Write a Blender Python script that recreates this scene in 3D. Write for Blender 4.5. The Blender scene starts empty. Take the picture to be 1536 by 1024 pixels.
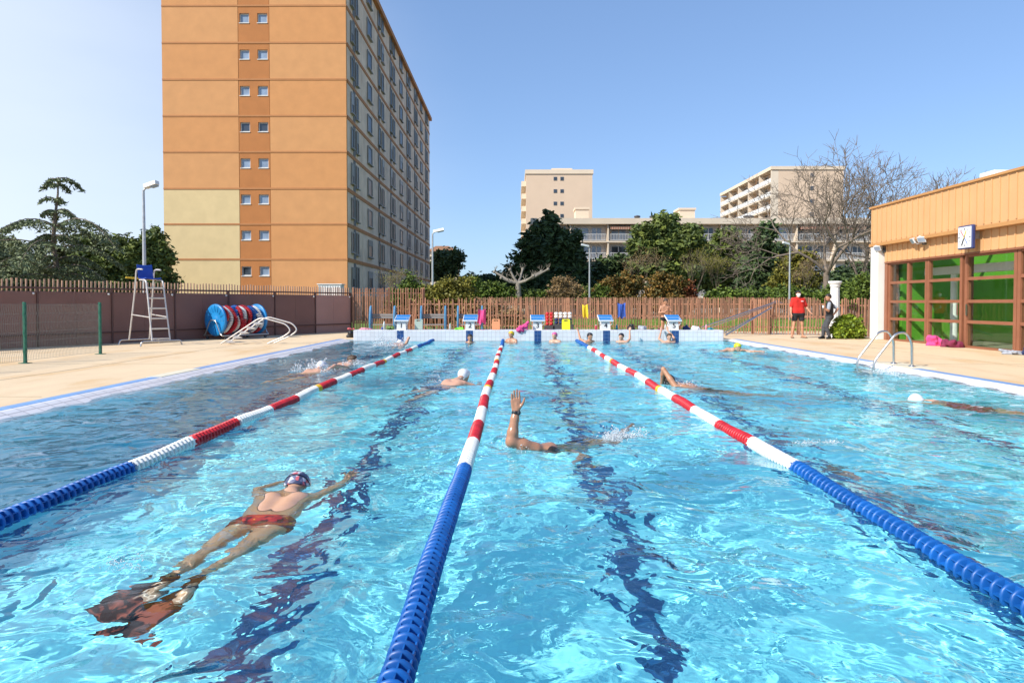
import bpy, math, random
import numpy as np
from mathutils import Vector, Matrix

S = bpy.context.scene
COL = S.collection
rng = np.random.default_rng(11)
random.seed(5)
R = math.radians
PI = math.pi
EYE, HOR, VPX, F = 1.34, 455.0, 773.0, 1024.0      # eye height above the water, horizon row, pool axis column, focal length
DECK = 0.06


def at(px, py, Y):
    """photo column/row seen at distance Y -> world point"""
    return Vector(((px - VPX) / F * Y, Y, EYE - (py - HOR) / F * Y))


# ------------------------------------------------------------------ materials
def new_mat(name):
    m = bpy.data.materials.new(name)
    m.use_nodes = True
    nt = m.node_tree
    return m, nt, nt.nodes['Principled BSDF']


def lk(nt, a, b):
    nt.links.new(a, b)


def pm(name, col, rough=.6, var=.12, scale=3.0, bump=0.0, bscale=None, metal=0.0, detail=5.0, spec=.5, island=0.0, tint=None):
    """principled material with noise variation of its base colour, optional bump and per-island variation"""
    m, nt, b = new_mat(name)
    b.inputs['Roughness'].default_value = rough
    b.inputs['Metallic'].default_value = metal
    b.inputs['Specular IOR Level'].default_value = spec
    tc = nt.nodes.new('ShaderNodeTexCoord')
    no = nt.nodes.new('ShaderNodeTexNoise')
    no.inputs['Scale'].default_value = scale
    no.inputs['Detail'].default_value = detail
    lk(nt, tc.outputs['Object'], no.inputs['Vector'])
    mr = nt.nodes.new('ShaderNodeMapRange')
    mr.inputs[1].default_value = .25
    mr.inputs[2].default_value = .75
    mr.inputs[3].default_value = 1 - var
    mr.inputs[4].default_value = 1 + var
    lk(nt, no.outputs[0], mr.inputs[0])
    mx = nt.nodes.new('ShaderNodeVectorMath')
    mx.operation = 'SCALE'
    mx.inputs[0].default_value = col
    lk(nt, mr.outputs[0], mx.inputs['Scale'])
    outc = mx.outputs[0]
    if island > 0:
        ge = nt.nodes.new('ShaderNodeNewGeometry')
        m2 = nt.nodes.new('ShaderNodeMapRange')
        m2.inputs[3].default_value = 1 - island
        m2.inputs[4].default_value = 1 + island
        lk(nt, ge.outputs['Random Per Island'], m2.inputs[0])
        mc = nt.nodes.new('ShaderNodeMix')
        mc.data_type = 'RGBA'
        mc.inputs[6].default_value = (1, 1, 1, 1)
        mc.inputs[7].default_value = (*(tint or (1.25, 1.05, .6)), 1)
        lk(nt, ge.outputs['Random Per Island'], mc.inputs[0])
        s2 = nt.nodes.new('ShaderNodeVectorMath')
        s2.operation = 'SCALE'
        lk(nt, outc, s2.inputs[0])
        lk(nt, m2.outputs[0], s2.inputs['Scale'])
        s3 = nt.nodes.new('ShaderNodeVectorMath')
        s3.operation = 'MULTIPLY'
        lk(nt, s2.outputs[0], s3.inputs[0])
        lk(nt, mc.outputs[2], s3.inputs[1])
        outc = s3.outputs[0]
    lk(nt, outc, b.inputs['Base Color'])
    if bump > 0:
        n2 = nt.nodes.new('ShaderNodeTexNoise')
        n2.inputs['Scale'].default_value = bscale or scale * 6
        n2.inputs['Detail'].default_value = 4
        lk(nt, tc.outputs['Object'], n2.inputs['Vector'])
        bp = nt.nodes.new('ShaderNodeBump')
        bp.inputs['Strength'].default_value = bump
        bp.inputs['Distance'].default_value = .02
        lk(nt, n2.outputs[0], bp.inputs['Height'])
        lk(nt, bp.outputs[0], b.inputs['Normal'])
    return m


def tile_mat(name, col, grout, size, rough=.25, axis='XZ', mortar=.02, var=.12):
    """square tiles, each tile a slightly different tone; axis = plane of the tiles"""
    m, nt, b = new_mat(name)
    b.inputs['Roughness'].default_value = rough
    tc = nt.nodes.new('ShaderNodeTexCoord')
    sp = nt.nodes.new('ShaderNodeSeparateXYZ')
    cb = nt.nodes.new('ShaderNodeCombineXYZ')
    lk(nt, tc.outputs['Object'], sp.inputs[0])
    lk(nt, sp.outputs[axis[0]], cb.inputs['X'])
    lk(nt, sp.outputs[axis[1]], cb.inputs['Y'])
    br = nt.nodes.new('ShaderNodeTexBrick')
    br.offset = 0
    br.inputs['Scale'].default_value = 1
    br.inputs['Brick Width'].default_value = size
    br.inputs['Row Height'].default_value = size
    br.inputs['Mortar Size'].default_value = size * mortar
    br.inputs['Color1'].default_value = (*[c * (1 - var) for c in col], 1)
    br.inputs['Color2'].default_value = (*[min(1, c * (1 + var)) for c in col], 1)
    br.inputs['Mortar'].default_value = (*grout, 1)
    lk(nt, cb.outputs[0], br.inputs['Vector'])
    lk(nt, br.outputs['Color'], b.inputs['Base Color'])
    return m


# ------------------------------------------------------------------ mesh building
class MB:
    def __init__(s):
        s.v, s.f, s.m, s.sm = [], [], [], []

    def add(s, vs, fs, m=0, smooth=False):
        o = len(s.v)
        s.v.extend([tuple(p) for p in vs])
        for f in fs:
            s.f.append([i + o for i in f])
            s.m.append(m)
            s.sm.append(smooth)
        return s

    def box(s, x0, y0, z0, x1, y1, z1, m=0):
        v = [(x, y, z) for z in (z0, z1) for y in (y0, y1) for x in (x0, x1)]
        return s.add(v, [(0, 2, 3, 1), (4, 5, 7, 6), (0, 1, 5, 4), (2, 6, 7, 3), (0, 4, 6, 2), (1, 3, 7, 5)], m)

    def bbox(s, x0, y0, z0, x1, y1, z1, b=.02, m=0):
        """box with chamfered edges"""
        c = Vector(((x0 + x1) / 2, (y0 + y1) / 2, (z0 + z1) / 2))
        h = Vector((abs(x1 - x0) / 2, abs(y1 - y0) / 2, abs(z1 - z0) / 2))
        return s.obox(c, Vector((1, 0, 0)), Vector((0, 1, 0)), Vector((0, 0, 1)), h, b, m)

    def obox(s, c, ax, ay, az, h, b=0.0, m=0):
        b = min(b, .45 * min(h))
        if b <= 0:
            v = [c + ax * (h[0] * i) + ay * (h[1] * j) + az * (h[2] * k) for k in (-1, 1) for j in (-1, 1) for i in (-1, 1)]
            return s.add(v, [(0, 2, 3, 1), (4, 5, 7, 6), (0, 1, 5, 4), (2, 6, 7, 3), (0, 4, 6, 2), (1, 3, 7, 5)], m)
        vs, idx, fs = [], {}, []
        for i in (-1, 1):
            for j in (-1, 1):
                for k in (-1, 1):
                    for a in range(3):
                        e = [h[0] - b, h[1] - b, h[2] - b]
                        e[a] = h[a]
                        idx[(i, j, k, a)] = len(vs)
                        vs.append(c + ax * (e[0] * i) + ay * (e[1] * j) + az * (e[2] * k))
        g = lambda i, j, k, a: idx[(i, j, k, a)]
        for i in (-1, 1):
            fs.append([g(i, -1, -1, 0), g(i, 1, -1, 0), g(i, 1, 1, 0), g(i, -1, 1, 0)][::i])
            fs.append([g(-1, i, -1, 1), g(-1, i, 1, 1), g(1, i, 1, 1), g(1, i, -1, 1)][::i])
            fs.append([g(-1, -1, i, 2), g(1, -1, i, 2), g(1, 1, i, 2), g(-1, 1, i, 2)][::i])
            for j in (-1, 1):
                q = i * j
                fs.append([g(i, j, -1, 0), g(i, j, -1, 1), g(i, j, 1, 1), g(i, j, 1, 0)][::q])
                fs.append([g(i, -1, j, 0), g(i, 1, j, 0), g(i, 1, j, 2), g(i, -1, j, 2)][::q])
                fs.append([g(-1, i, j, 1), g(-1, i, j, 2), g(1, i, j, 2), g(1, i, j, 1)][::q])
                for k in (-1, 1):
                    fs.append([g(i, j, k, 0), g(i, j, k, 1), g(i, j, k, 2)][::i * j * k])
        return s.add(vs, fs, m)

    def beam(s, a, b, w, h, m=0, up=(0, 0, 1), bev=0.0):
        a, b = Vector(a), Vector(b)
        d = b - a
        L = d.length
        d.normalize()
        up = Vector(up)
        sx = d.cross(up)
        if sx.length < 1e-4:
            sx = d.cross(Vector((0, 1, 0)))
        sx.normalize()
        uz = sx.cross(d)
        return s.obox((a + b) / 2, sx, d, uz, (w / 2, L / 2, h / 2), bev, m)

    def tube(s, pts, r, n=8, m=0, cap=True, smooth=True, closed=False):
        pts = [Vector(p) for p in pts]
        rs = r if isinstance(r, (list, tuple)) else [r] * len(pts)
        N = len(pts)
        vs, fs = [], []
        prev = None
        for i, p in enumerate(pts):
            if closed:
                t = pts[(i + 1) % N] - pts[i - 1]
            else:
                t = pts[min(i + 1, N - 1)] - pts[max(i - 1, 0)]
            if t.length < 1e-9:
                t = Vector((0, 0, 1))
            t.normalize()
            if prev is None:
                u = t.orthogonal().normalized()
            else:
                u = prev - t * prev.dot(t)
                if u.length < 1e-6:
                    u = t.orthogonal()
                u.normalize()
            prev = u
            w = t.cross(u)
            for k in range(n):
                a = 2 * PI * k / n
                vs.append(p + (u * math.cos(a) + w * math.sin(a)) * rs[i])
        lim = N if closed else N - 1
        for i in range(lim):
            i2 = (i + 1) % N
            for k in range(n):
                k2 = (k + 1) % n
                fs.append((i * n + k, i * n + k2, i2 * n + k2, i2 * n + k))
        s.add(vs, fs, m, smooth)
        if cap and not closed:
            s.add([vs[k] for k in range(n)], [tuple(range(n))[::-1]], m)
            s.add([vs[(N - 1) * n + k] for k in range(n)], [tuple(range(n))], m)
        return s

    def lathe(s, prof, org, axis=(0, 0, 1), n=24, m=0, smooth=True):
        """prof = [(radius, distance along axis)]"""
        ax = Vector(axis).normalized()
        u = ax.orthogonal().normalized()
        w = ax.cross(u)
        org = Vector(org)
        vs, fs = [], []
        for r, z in prof:
            for k in range(n):
                a = 2 * PI * k / n
                vs.append(org + ax * z + (u * math.cos(a) + w * math.sin(a)) * max(r, 1e-4))
        for i in range(len(prof) - 1):
            for k in range(n):
                k2 = (k + 1) % n
                fs.append((i * n + k, i * n + k2, (i + 1) * n + k2, (i + 1) * n + k))
        return s.add(vs, fs, m, smooth)

    def prism(s, poly, a, b, m=0):
        """poly = list of points (Vector); swept from offset a to offset b (vectors)"""
        n = len(poly)
        a, b = Vector(a), Vector(b)
        vs = [Vector(p) + a for p in poly] + [Vector(p) + b for p in poly]
        fs = [tuple(range(n))[::-1], tuple(range(n, 2 * n))]
        fs += [(i, (i + 1) % n, n + (i + 1) % n, n + i) for i in range(n)]
        return s.add(vs, fs, m)

    def build(s, name, mats, parent=None, org=None):
        if not isinstance(mats, (list, tuple)):
            mats = [mats]
        v = np.array(s.v, dtype=float).reshape(-1, 3)
        if parent is not None:
            M = np.array(INV[parent.name])
            v = v @ M[:3, :3].T + M[:3, 3]
        elif org is not None:
            v = v - np.array(org)
        me = bpy.data.meshes.new(name)
        me.from_pydata(v.tolist(), [], s.f)
        for mt in mats:
            me.materials.append(mt)
        me.polygons.foreach_set('material_index', s.m)
        me.polygons.foreach_set('use_smooth', s.sm)
        me.update()
        o = bpy.data.objects.new(name, me)
        COL.objects.link(o)
        if parent is not None:
            o.parent = parent
            INV[o.name] = INV[parent.name]
        elif org is not None:
            o.location = org
            INV[o.name] = Matrix.Translation(Vector(org)).inverted()
        else:
            INV[o.name] = Matrix.Identity(4)
        return o


INV = {}


def np_mesh(name, V, Fq, mat, parent=None, smooth=False, org=None):
    V = np.asarray(V, dtype=float)
    if parent is not None:
        M = np.array(INV[parent.name])
        V = V @ M[:3, :3].T + M[:3, 3]
    elif org is not None:
        V = V - np.array(org)
    me = bpy.data.meshes.new(name)
    k = Fq.shape[1]
    me.vertices.add(len(V))
    me.vertices.foreach_set('co', V.astype(np.float32).ravel())
    me.loops.add(Fq.size)
    me.loops.foreach_set('vertex_index', Fq.astype(np.int32).ravel())
    me.polygons.add(len(Fq))
    me.polygons.foreach_set('loop_start', np.arange(0, Fq.size, k, dtype=np.int32))
    me.polygons.foreach_set('loop_total', np.full(len(Fq), k, dtype=np.int32))
    me.polygons.foreach_set('use_smooth', np.full(len(Fq), smooth))
    me.materials.append(mat)
    me.update()
    me.validate()
    o = bpy.data.objects.new(name, me)
    COL.objects.link(o)
    if parent is not None:
        o.parent = parent
        INV[o.name] = INV[parent.name]
    elif org is not None:
        o.location = org
        INV[o.name] = Matrix.Translation(Vector(org)).inverted()
    else:
        INV[o.name] = Matrix.Identity(4)
    return o


def tag(o, label=None, cat=None, group=None, kind=None):
    if label:
        o['label'] = label
    if cat:
        o['category'] = cat
    if group:
        o['group'] = group
    if kind:
        o['kind'] = kind
    return o


def empty(name, loc, label, cat, group=None, rz=0.0):
    o = bpy.data.objects.new(name, None)
    o.empty_display_size = .3
    COL.objects.link(o)
    o.location = loc
    o.rotation_euler = (0, 0, rz)
    INV[o.name] = (Matrix.Translation(Vector(loc)) @ Matrix.Rotation(rz, 4, 'Z')).inverted()
    tag(o, label, cat, group)
    return o


def copy_tree(root, loc, rz=0.0, label=None):
    r = root.copy()
    COL.objects.link(r)
    r.location = loc
    r.rotation_euler = (0, 0, rz)
    if label:
        r['label'] = label
    INV[r.name] = (Matrix.Translation(Vector(loc)) @ Matrix.Rotation(rz, 4, 'Z')).inverted()
    for ch in list(root.children):
        c = ch.copy()
        COL.objects.link(c)
        c.parent = r
        for g in list(ch.children):
            d = g.copy()
            COL.objects.link(d)
            d.parent = c
    return r


def arc(c, r, a0, a1, u, w, n=8):
    """points on a circle about c in the plane of u,w"""
    c, u, w = Vector(c), Vector(u), Vector(w)
    return [c + u * (r * math.cos(a0 + (a1 - a0) * i / n)) + w * (r * math.sin(a0 + (a1 - a0) * i / n)) for i in range(n + 1)]


def fillet(pts, r, n=5):
    """round the corners of a polyline"""
    pts = [Vector(p) for p in pts]
    out = [pts[0]]
    for i in range(1, len(pts) - 1):
        a, b, c = pts[i - 1], pts[i], pts[i + 1]
        d1, d2 = (a - b), (c - b)
        rr = min(r, d1.length * .45, d2.length * .45)
        p, q = b + d1.normalized() * rr, b + d2.normalized() * rr
        for k in range(n + 1):
            t = k / n
            out.append(p * (1 - t) ** 2 + b * (2 * t * (1 - t)) + q * t * t)
    out.append(pts[-1])
    return out


def text_part(txt, size, mat, parent, loc, rot, depth=.004, name='number'):
    """lettering turned into a mesh part"""
    cu = bpy.data.curves.new('lettering', 'FONT')
    cu.body = txt
    cu.size = size
    cu.align_x = 'CENTER'
    cu.align_y = 'CENTER'
    cu.extrude = depth
    tmp = bpy.data.objects.new('lettering', cu)
    COL.objects.link(tmp)
    dg = bpy.context.evaluated_depsgraph_get()
    me = bpy.data.meshes.new_from_object(tmp.evaluated_get(dg))
    bpy.data.objects.remove(tmp)
    bpy.data.curves.remove(cu)
    M = Matrix.Translation(Vector(loc)) @ rot.to_4x4()
    me.transform(M)
    me.transform(INV[parent.name])
    me.materials.clear()
    me.materials.append(mat)
    o = bpy.data.objects.new(name, me)
    COL.objects.link(o)
    o.parent = parent
    return o


# ------------------------------------------------------------------ organic bodies: rounded limbs blended into one surface
def sdf_mesh(prims, h, clips=(), inflate=0.0, kdef=.03, pad=.05):
    """prims: (a, b, ra, rb[, k]); returns verts, quads of one smooth blended surface"""
    P = [(np.array(p[0], float), np.array(p[1], float), p[2] + inflate, p[3] + inflate, p[4] if len(p) > 4 else kdef) for p in prims]
    lo = np.min([np.minimum(p[0], p[1]) - max(p[2], p[3]) for p in P], 0) - pad
    hi = np.max([np.maximum(p[0], p[1]) + max(p[2], p[3]) for p in P], 0) + pad
    n = np.ceil((hi - lo) / h).astype(int) + 1
    ax = [lo[i] + h * np.arange(n[i]) for i in range(3)]
    Fd = np.full(n, .2)
    for a, b, ra, rb, k in P:
        l = np.minimum(a, b) - max(ra, rb) - k - 2.5 * h
        u = np.maximum(a, b) + max(ra, rb) + k + 2.5 * h
        i0 = np.maximum(((l - lo) / h).astype(int), 0)
        i1 = np.minimum(np.ceil((u - lo) / h).astype(int) + 1, n)
        sl = tuple(slice(i0[i], i1[i]) for i in range(3))
        X = ax[0][sl[0]][:, None, None]
        Y = ax[1][sl[1]][None, :, None]
        Z = ax[2][sl[2]][None, None, :]
        d = b - a
        L2 = max(float(d @ d), 1e-9)
        t = np.clip(((X - a[0]) * d[0] + (Y - a[1]) * d[1] + (Z - a[2]) * d[2]) / L2, 0, 1)
        D = np.sqrt((X - a[0] - t * d[0]) ** 2 + (Y - a[1] - t * d[1]) ** 2 + (Z - a[2] - t * d[2]) ** 2) - (ra + (rb - ra) * t)
        c = Fd[sl]
        hh = np.maximum(k - np.abs(c - D), 0) / k
        Fd[sl] = np.minimum(c, D) - hh * hh * k * .25
    for nrm, dd in clips:
        X, Y, Z = ax[0][:, None, None], ax[1][None, :, None], ax[2][None, None, :]
        Fd = np.maximum(Fd, X * nrm[0] + Y * nrm[1] + Z * nrm[2] - dd)
    return surface_nets(Fd, lo, h)


def surface_nets(Fd, lo, h):
    n = np.array(Fd.shape)
    ins = Fd < 0
    cs = n - 1
    acc = np.zeros((*cs, 3))
    cnt = np.zeros(cs)
    offs = [(i, j, k) for i in (0, 1) for j in (0, 1) for k in (0, 1)]
    g = lambda A, o: A[o[0]:o[0] + cs[0], o[1]:o[1] + cs[1], o[2]:o[2] + cs[2]]
    for o in offs:
        for ax_ in range(3):
            if o[ax_] == 0:
                q = list(o)
                q[ax_] = 1
                a, b = g(Fd, o), g(Fd, q)
                cr = (a < 0) != (b < 0)
                t = np.where(cr, a / np.where(cr, a - b, 1), 0)
                for c in range(3):
                    acc[..., c] += np.where(cr, o[c] + (t if c == ax_ else 0), 0)
                cnt += cr
    act = cnt > 0
    idx = -np.ones(cs, dtype=np.int64)
    idx[act] = np.arange(act.sum())
    ijk = np.stack(np.nonzero(act), -1)
    V = (ijk + acc[act] / cnt[act][:, None]) * h + lo
    Q = []
    for ax_ in range(3):
        b_, c_ = (ax_ + 1) % 3, (ax_ + 2) % 3
        sl0 = [slice(1, -1)] * 3
        sl1 = [slice(1, -1)] * 3
        sl0[ax_] = slice(0, n[ax_] - 1)
        sl1[ax_] = slice(1, n[ax_])
        a, b = ins[tuple(sl0)], ins[tuple(sl1)]
        cr = a != b
        pos = np.stack(np.nonzero(cr), -1)
        if not len(pos):
            continue
        inside = a[cr]
        base = pos.copy()
        base[:, b_] += 1
        base[:, c_] += 1
        def cell(db, dc):
            p = base.copy()
            p[:, b_] -= db
            p[:, c_] -= dc
            return idx[p[:, 0], p[:, 1], p[:, 2]]
        q = np.stack([cell(1, 1), cell(0, 1), cell(0, 0), cell(1, 0)], -1)
        q[~inside] = q[~inside][:, ::-1]
        Q.append(q)
    Q = np.concatenate(Q)
    Q = Q[(Q >= 0).all(1)]
    return V, Q


def frame(fwd, up=(0, 0, 1)):
    f = Vector(fwd).normalized()
    r = f.cross(Vector(up))
    if r.length < 1e-4:
        r = Vector((1, 0, 0))
    r.normalize()
    return r, f, r.cross(f)


def head_prims(c, fwd, up, s=1.0):
    """c = head centre; cranium, jaw, nose, chin, ears, brow"""
    r, f, u = frame(fwd, up)
    c = Vector(c)
    P = lambda x, y, z: c + (r * x + f * y + u * z) * s
    k = .025
    pr = [(P(0, -.022, .03), P(0, .022, .03), .083 * s, .08 * s, k),
          (P(-.012, .02, -.03), P(.012, .02, -.03), .066 * s, .066 * s, k),
          (P(0, .05, -.082), P(0, .058, -.09), .03 * s, .026 * s, k),
          (P(0, .093, .005), P(0, .108, -.022), .010 * s, .014 * s, .012),
          (P(-.04, .082, .022), P(.04, .082, .022), .012 * s, .012 * s, .015),
          (P(-.02, .09, -.055), P(.02, .09, -.055), .009 * s, .009 * s, .01)]
    for sx in (-1, 1):
        pr.append((P(sx * .08, -.005, .012), P(sx * .085, -.012, -.02), .014 * s, .010 * s, .01))
    return pr


def hand_prims(w, d, nrm, side, s=1.0, curl=.25, rmin=0.0, spread=1.0):
    """w wrist, d pointing direction, nrm direction the palm faces, side = direction of the thumb"""
    w, d, nrm, sd = Vector(w), Vector(d).normalized(), Vector(nrm).normalized(), Vector(side).normalized()
    P = lambda a, b, c=0: w + (d * a + sd * b + nrm * c) * s
    k = .012
    pr = []
    spec = [(.032, .095, .074, .10), (.011, .100, .083, .03), (-.011, .096, .076, -.04), (-.031, .086, .060, -.13)]
    for lat, kn, ln, sp in spec:
        pr.append((P(.005, lat * .6), P(kn, lat), .016 * s, .0125 * s, k))
        rr = max(.0088 * s, rmin)
        a = P(kn, lat)
        ang = 0.0
        for seg, fr in enumerate((.45, .30, .25)):
            ang += curl * (.6 if seg == 0 else .8)
            v = (d * math.cos(ang) + nrm * math.sin(ang) + sd * (sp * spread))
            b = a + v.normalized() * (ln * fr * s)
            pr.append((a, b, rr * (1 - .07 * seg), rr * (.93 - .07 * seg), .004))
            a = b
    pr.append((P(.03, .012, .008), P(.06, .005, .006), .017 * s, .014 * s, k))
    rt = max(.0105 * s, rmin)
    pr.append((P(.02, .022, .006), P(.055, .052, .014), .016 * s, rt, k))
    pr.append((P(.055, .052, .014), P(.082, .066, .018), rt, rt * .95, .005))
    pr.append((P(.082, .066, .018), P(.108, .073, .02), rt * .95, rt * .8, .004))
    return pr
# ================================================================== world, sun, camera
world = bpy.data.worlds.new("World")
S.world = world
world.use_nodes = True
wn = world.node_tree
bgn = wn.nodes['Background']
sky = wn.nodes.new('ShaderNodeTexSky')
sky.sky_type = 'NISHITA'
sky.sun_disc = False
SUN_EL = R(39)
sdir = Vector((-.83, -.56, 0)).normalized()
sky.sun_elevation = SUN_EL
sky.sun_rotation = math.atan2(sdir.x, sdir.y)
sky.air_density = 1.0
sky.dust_density = .5
sky.ozone_density = 2.2
gm = wn.nodes.new('ShaderNodeGamma'); gm.inputs[1].default_value = .62
ml = wn.nodes.new('ShaderNodeVectorMath'); ml.operation = 'MULTIPLY'; ml.inputs[1].default_value = (1.22, 1.55, 2.06)
wn.links.new(sky.outputs[0], gm.inputs[0]); wn.links.new(gm.outputs[0], ml.inputs[0]); # pale haze painted into the left sky colour, standing in for lens glow
stc = wn.nodes.new('ShaderNodeTexCoord')
sdt = wn.nodes.new('ShaderNodeVectorMath'); sdt.operation = 'DOT_PRODUCT'; sdt.inputs[1].default_value = (-.93, .36, -.08)
smr = wn.nodes.new('ShaderNodeMapRange'); smr.interpolation_type = 'SMOOTHSTEP'
smr.inputs[1].default_value = .45; smr.inputs[2].default_value = 1.0; smr.inputs[3].default_value = 0; smr.inputs[4].default_value = .75
sno = wn.nodes.new('ShaderNodeTexNoise'); sno.inputs['Scale'].default_value = 2.2; sno.inputs['Detail'].default_value = 5
smp = wn.nodes.new('ShaderNodeMapping'); smp.inputs['Scale'].default_value = (1, 1, 3.5)
sad = wn.nodes.new('ShaderNodeMath'); sad.operation = 'MULTIPLY_ADD'; sad.inputs[1].default_value = .16; 
smx = wn.nodes.new('ShaderNodeMix'); smx.data_type = 'RGBA'; smx.inputs[7].default_value = (6.0, 6.5, 7.2, 1)
wn.links.new(stc.outputs['Generated'], sdt.inputs[0]); wn.links.new(stc.outputs['Generated'], smp.inputs[0]); wn.links.new(smp.outputs[0], sno.inputs['Vector'])
wn.links.new(sno.outputs[0], sad.inputs[0]); wn.links.new(sdt.outputs['Value'], sad.inputs[2])
wn.links.new(sad.outputs[0], smr.inputs[0]); wn.links.new(smr.outputs[0], smx.inputs[0])
wn.links.new(ml.outputs[0], smx.inputs[6]); wn.links.new(smx.outputs[2], bgn.inputs[0])
bgn.inputs[1].default_value = .13
sl = bpy.data.lights.new('sun', 'SUN')
sl.energy = 4.6
sl.angle = R(.5)
sl.cycles.is_caustics_light = True                     # sunlight refracted by the ripples onto the pool floor
sl.color = (1, .95, .86)
so = bpy.data.objects.new('sun', sl)
COL.objects.link(so)
so.rotation_euler = Vector((sdir.x * math.cos(SUN_EL), sdir.y * math.cos(SUN_EL), math.sin(SUN_EL))).to_track_quat('Z', 'Y').to_euler()

cam = bpy.data.cameras.new('camera')
co = bpy.data.objects.new('camera', cam)
COL.objects.link(co)
S.camera = co
cam.lens = 24
cam.clip_start = .05
cam.clip_end = 3000
co.location = (0, 0, EYE)
co.rotation_euler = (PI / 2 - math.atan(25 / F), 0, math.atan(5 / F))
cam.shift_y = -32 / 1536
S.view_settings.view_transform = 'Standard'
S.view_settings.look = 'None'
S.view_settings.gamma = 1
S.view_settings.exposure = .35
S.cycles.filter_glossy = 1.0
S.cycles.max_bounces = 10

# ================================================================== materials
M = {}
M['deck'], nt, b = new_mat('deck')
b.inputs['Roughness'].default_value = .8
tc = nt.nodes.new('ShaderNodeTexCoord')
n1 = nt.nodes.new('ShaderNodeTexNoise'); n1.inputs['Scale'].default_value = .55; n1.inputs['Detail'].default_value = 7; n1.inputs['Roughness'].default_value = .62
n2 = nt.nodes.new('ShaderNodeTexNoise'); n2.inputs['Scale'].default_value = 45; n2.inputs['Detail'].default_value = 3
mp = nt.nodes.new('ShaderNodeMapping'); mp.inputs['Scale'].default_value = (1.6, .55, 1)
lk(nt, tc.outputs['Object'], mp.inputs[0]); lk(nt, mp.outputs[0], n1.inputs['Vector']); lk(nt, tc.outputs['Object'], n2.inputs['Vector'])
rp = nt.nodes.new('ShaderNodeValToRGB')
rp.color_ramp.elements[0].position = .30; rp.color_ramp.elements[0].color = (.62, .40, .19, 1)
rp.color_ramp.elements[1].position = .56; rp.color_ramp.elements[1].color = (.72, .55, .35, 1)
e = rp.color_ramp.elements.new(.47); e.color = (.69, .52, .33, 1)
lk(nt, n1.outputs[0], rp.inputs[0])
mr = nt.nodes.new('ShaderNodeMapRange'); mr.inputs[3].default_value = .88; mr.inputs[4].default_value = 1.1
lk(nt, n2.outputs[0], mr.inputs[0])
vm = nt.nodes.new('ShaderNodeVectorMath'); vm.operation = 'SCALE'
lk(nt, rp.outputs[0], vm.inputs[0]); lk(nt, mr.outputs[0], vm.inputs['Scale']); lk(nt, vm.outputs[0], b.inputs['Base Color'])
bp = nt.nodes.new('ShaderNodeBump'); bp.inputs['Strength'].default_value = .25; bp.inputs['Distance'].default_value = .01
lk(nt, n2.outputs[0], bp.inputs['Height']); lk(nt, bp.outputs[0], b.inputs['Normal'])

M['ground'] = pm('dry_ground', (.20, .19, .12), .9, .35, .25)
M['asphalt'] = pm('asphalt', (.07, .068, .065), .9, .2, .6)
M['white_tile'] = tile_mat('white_tile', (.69, .69, .71), (.45, .45, .48), .15, .25, 'XZ', .035, .05)
M['coping'] = tile_mat('coping_tile', (.76, .74, .75), (.50, .48, .5), .25, .45, 'YX', .04, .06)
M['blue_tile'] = tile_mat('blue_tile', (.13, .33, .68), (.35, .42, .55), .25, .35, 'YX', .03, .12)
M['cream_tile'] = pm('cream_tile', (.72, .66, .5), .5, .06, 8)
M['navy_tile'] = tile_mat('navy_tile', (.02, .12, .30), (.06, .18, .36), .15, .25, 'XY', .05, .25)
M['navy_tile_v'] = tile_mat('navy_tile_upright', (.015, .06, .2), (.1, .16, .3), .12, .25, 'XZ', .05, .2)
M['pool_floor'] = tile_mat('pool_floor_tile', (.33, .89, .97), (.28, .81, .93), .25, .3, 'XY', .02, .05)
M['pool_side'] = tile_mat('pool_side_tile', (.28, .82, .94), (.23, .74, .88), .25, .3, 'YZ', .02, .05)
M['pool_end'] = tile_mat('pool_end_tile', (.28, .82, .94), (.23, .74, .88), .25, .3, 'XZ', .02, .05)
M['steel'] = pm('brushed_steel', (.62, .60, .57), .28, .1, 20, metal=1.0)
M['alu'] = pm('pale_aluminium', (.62, .58, .55), .45, .08, 12, metal=.4)
M['galv'] = pm('galvanised_steel', (.46, .47, .48), .5, .15, 6, metal=.6)
M['white_paint'] = pm('white_paint', (.74, .73, .71), .5, .06, 2.5, bump=.05)
M['black'] = pm('black_plastic', (.015, .015, .018), .45, .2, 12)
M['dark_grey'] = pm('dark_grey', (.06, .06, .065), .6, .2, 9)
M['brown_wall'] = pm('brown_sheet', (.40, .225, .185), .62, .10, .9, bump=.03)
M['rust_rail'] = pm('brown_rail', (.10, .045, .035), .6, .15, 5)
M['picket'] = pm('chestnut_picket', (.33, .165, .10), .8, .22, 4, bump=.2, bscale=40, island=.32, tint=(1.0, .93, .86))
M['picket_pale'] = pm('pale_picket', (.46, .29, .20), .8, .15, 4, island=.2, tint=(1, .95, .9))
M['green_metal'] = pm('green_coated_steel', (.012, .12, .075), .45, .1, 6)
M['wire'] = pm('galvanised_wire', (.25, .26, .22), .55, .2, 8)

# ================================================================== ground
PX0, PX1, PY0, PY1 = -5.78, 7.42, -.5, 24.4          # water's edge of the pool
GX0, GX1 = -6.32, 7.94                               # outer edge of the coping


def ring(mb, o, i, z, m=0):
    """frame between outer rect o and inner rect i"""
    (ax, ay, bx, by), (cx, cy, dx, dy) = o, i
    for x0, y0, x1, y1 in ((ax, ay, bx, cy), (ax, dy, bx, by), (ax, cy, cx, dy), (dx, cy, bx, dy)):
        mb.add([(x0, y0, z), (x1, y0, z), (x1, y1, z), (x0, y1, z)], [(0, 1, 2, 3)], m)


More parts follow.
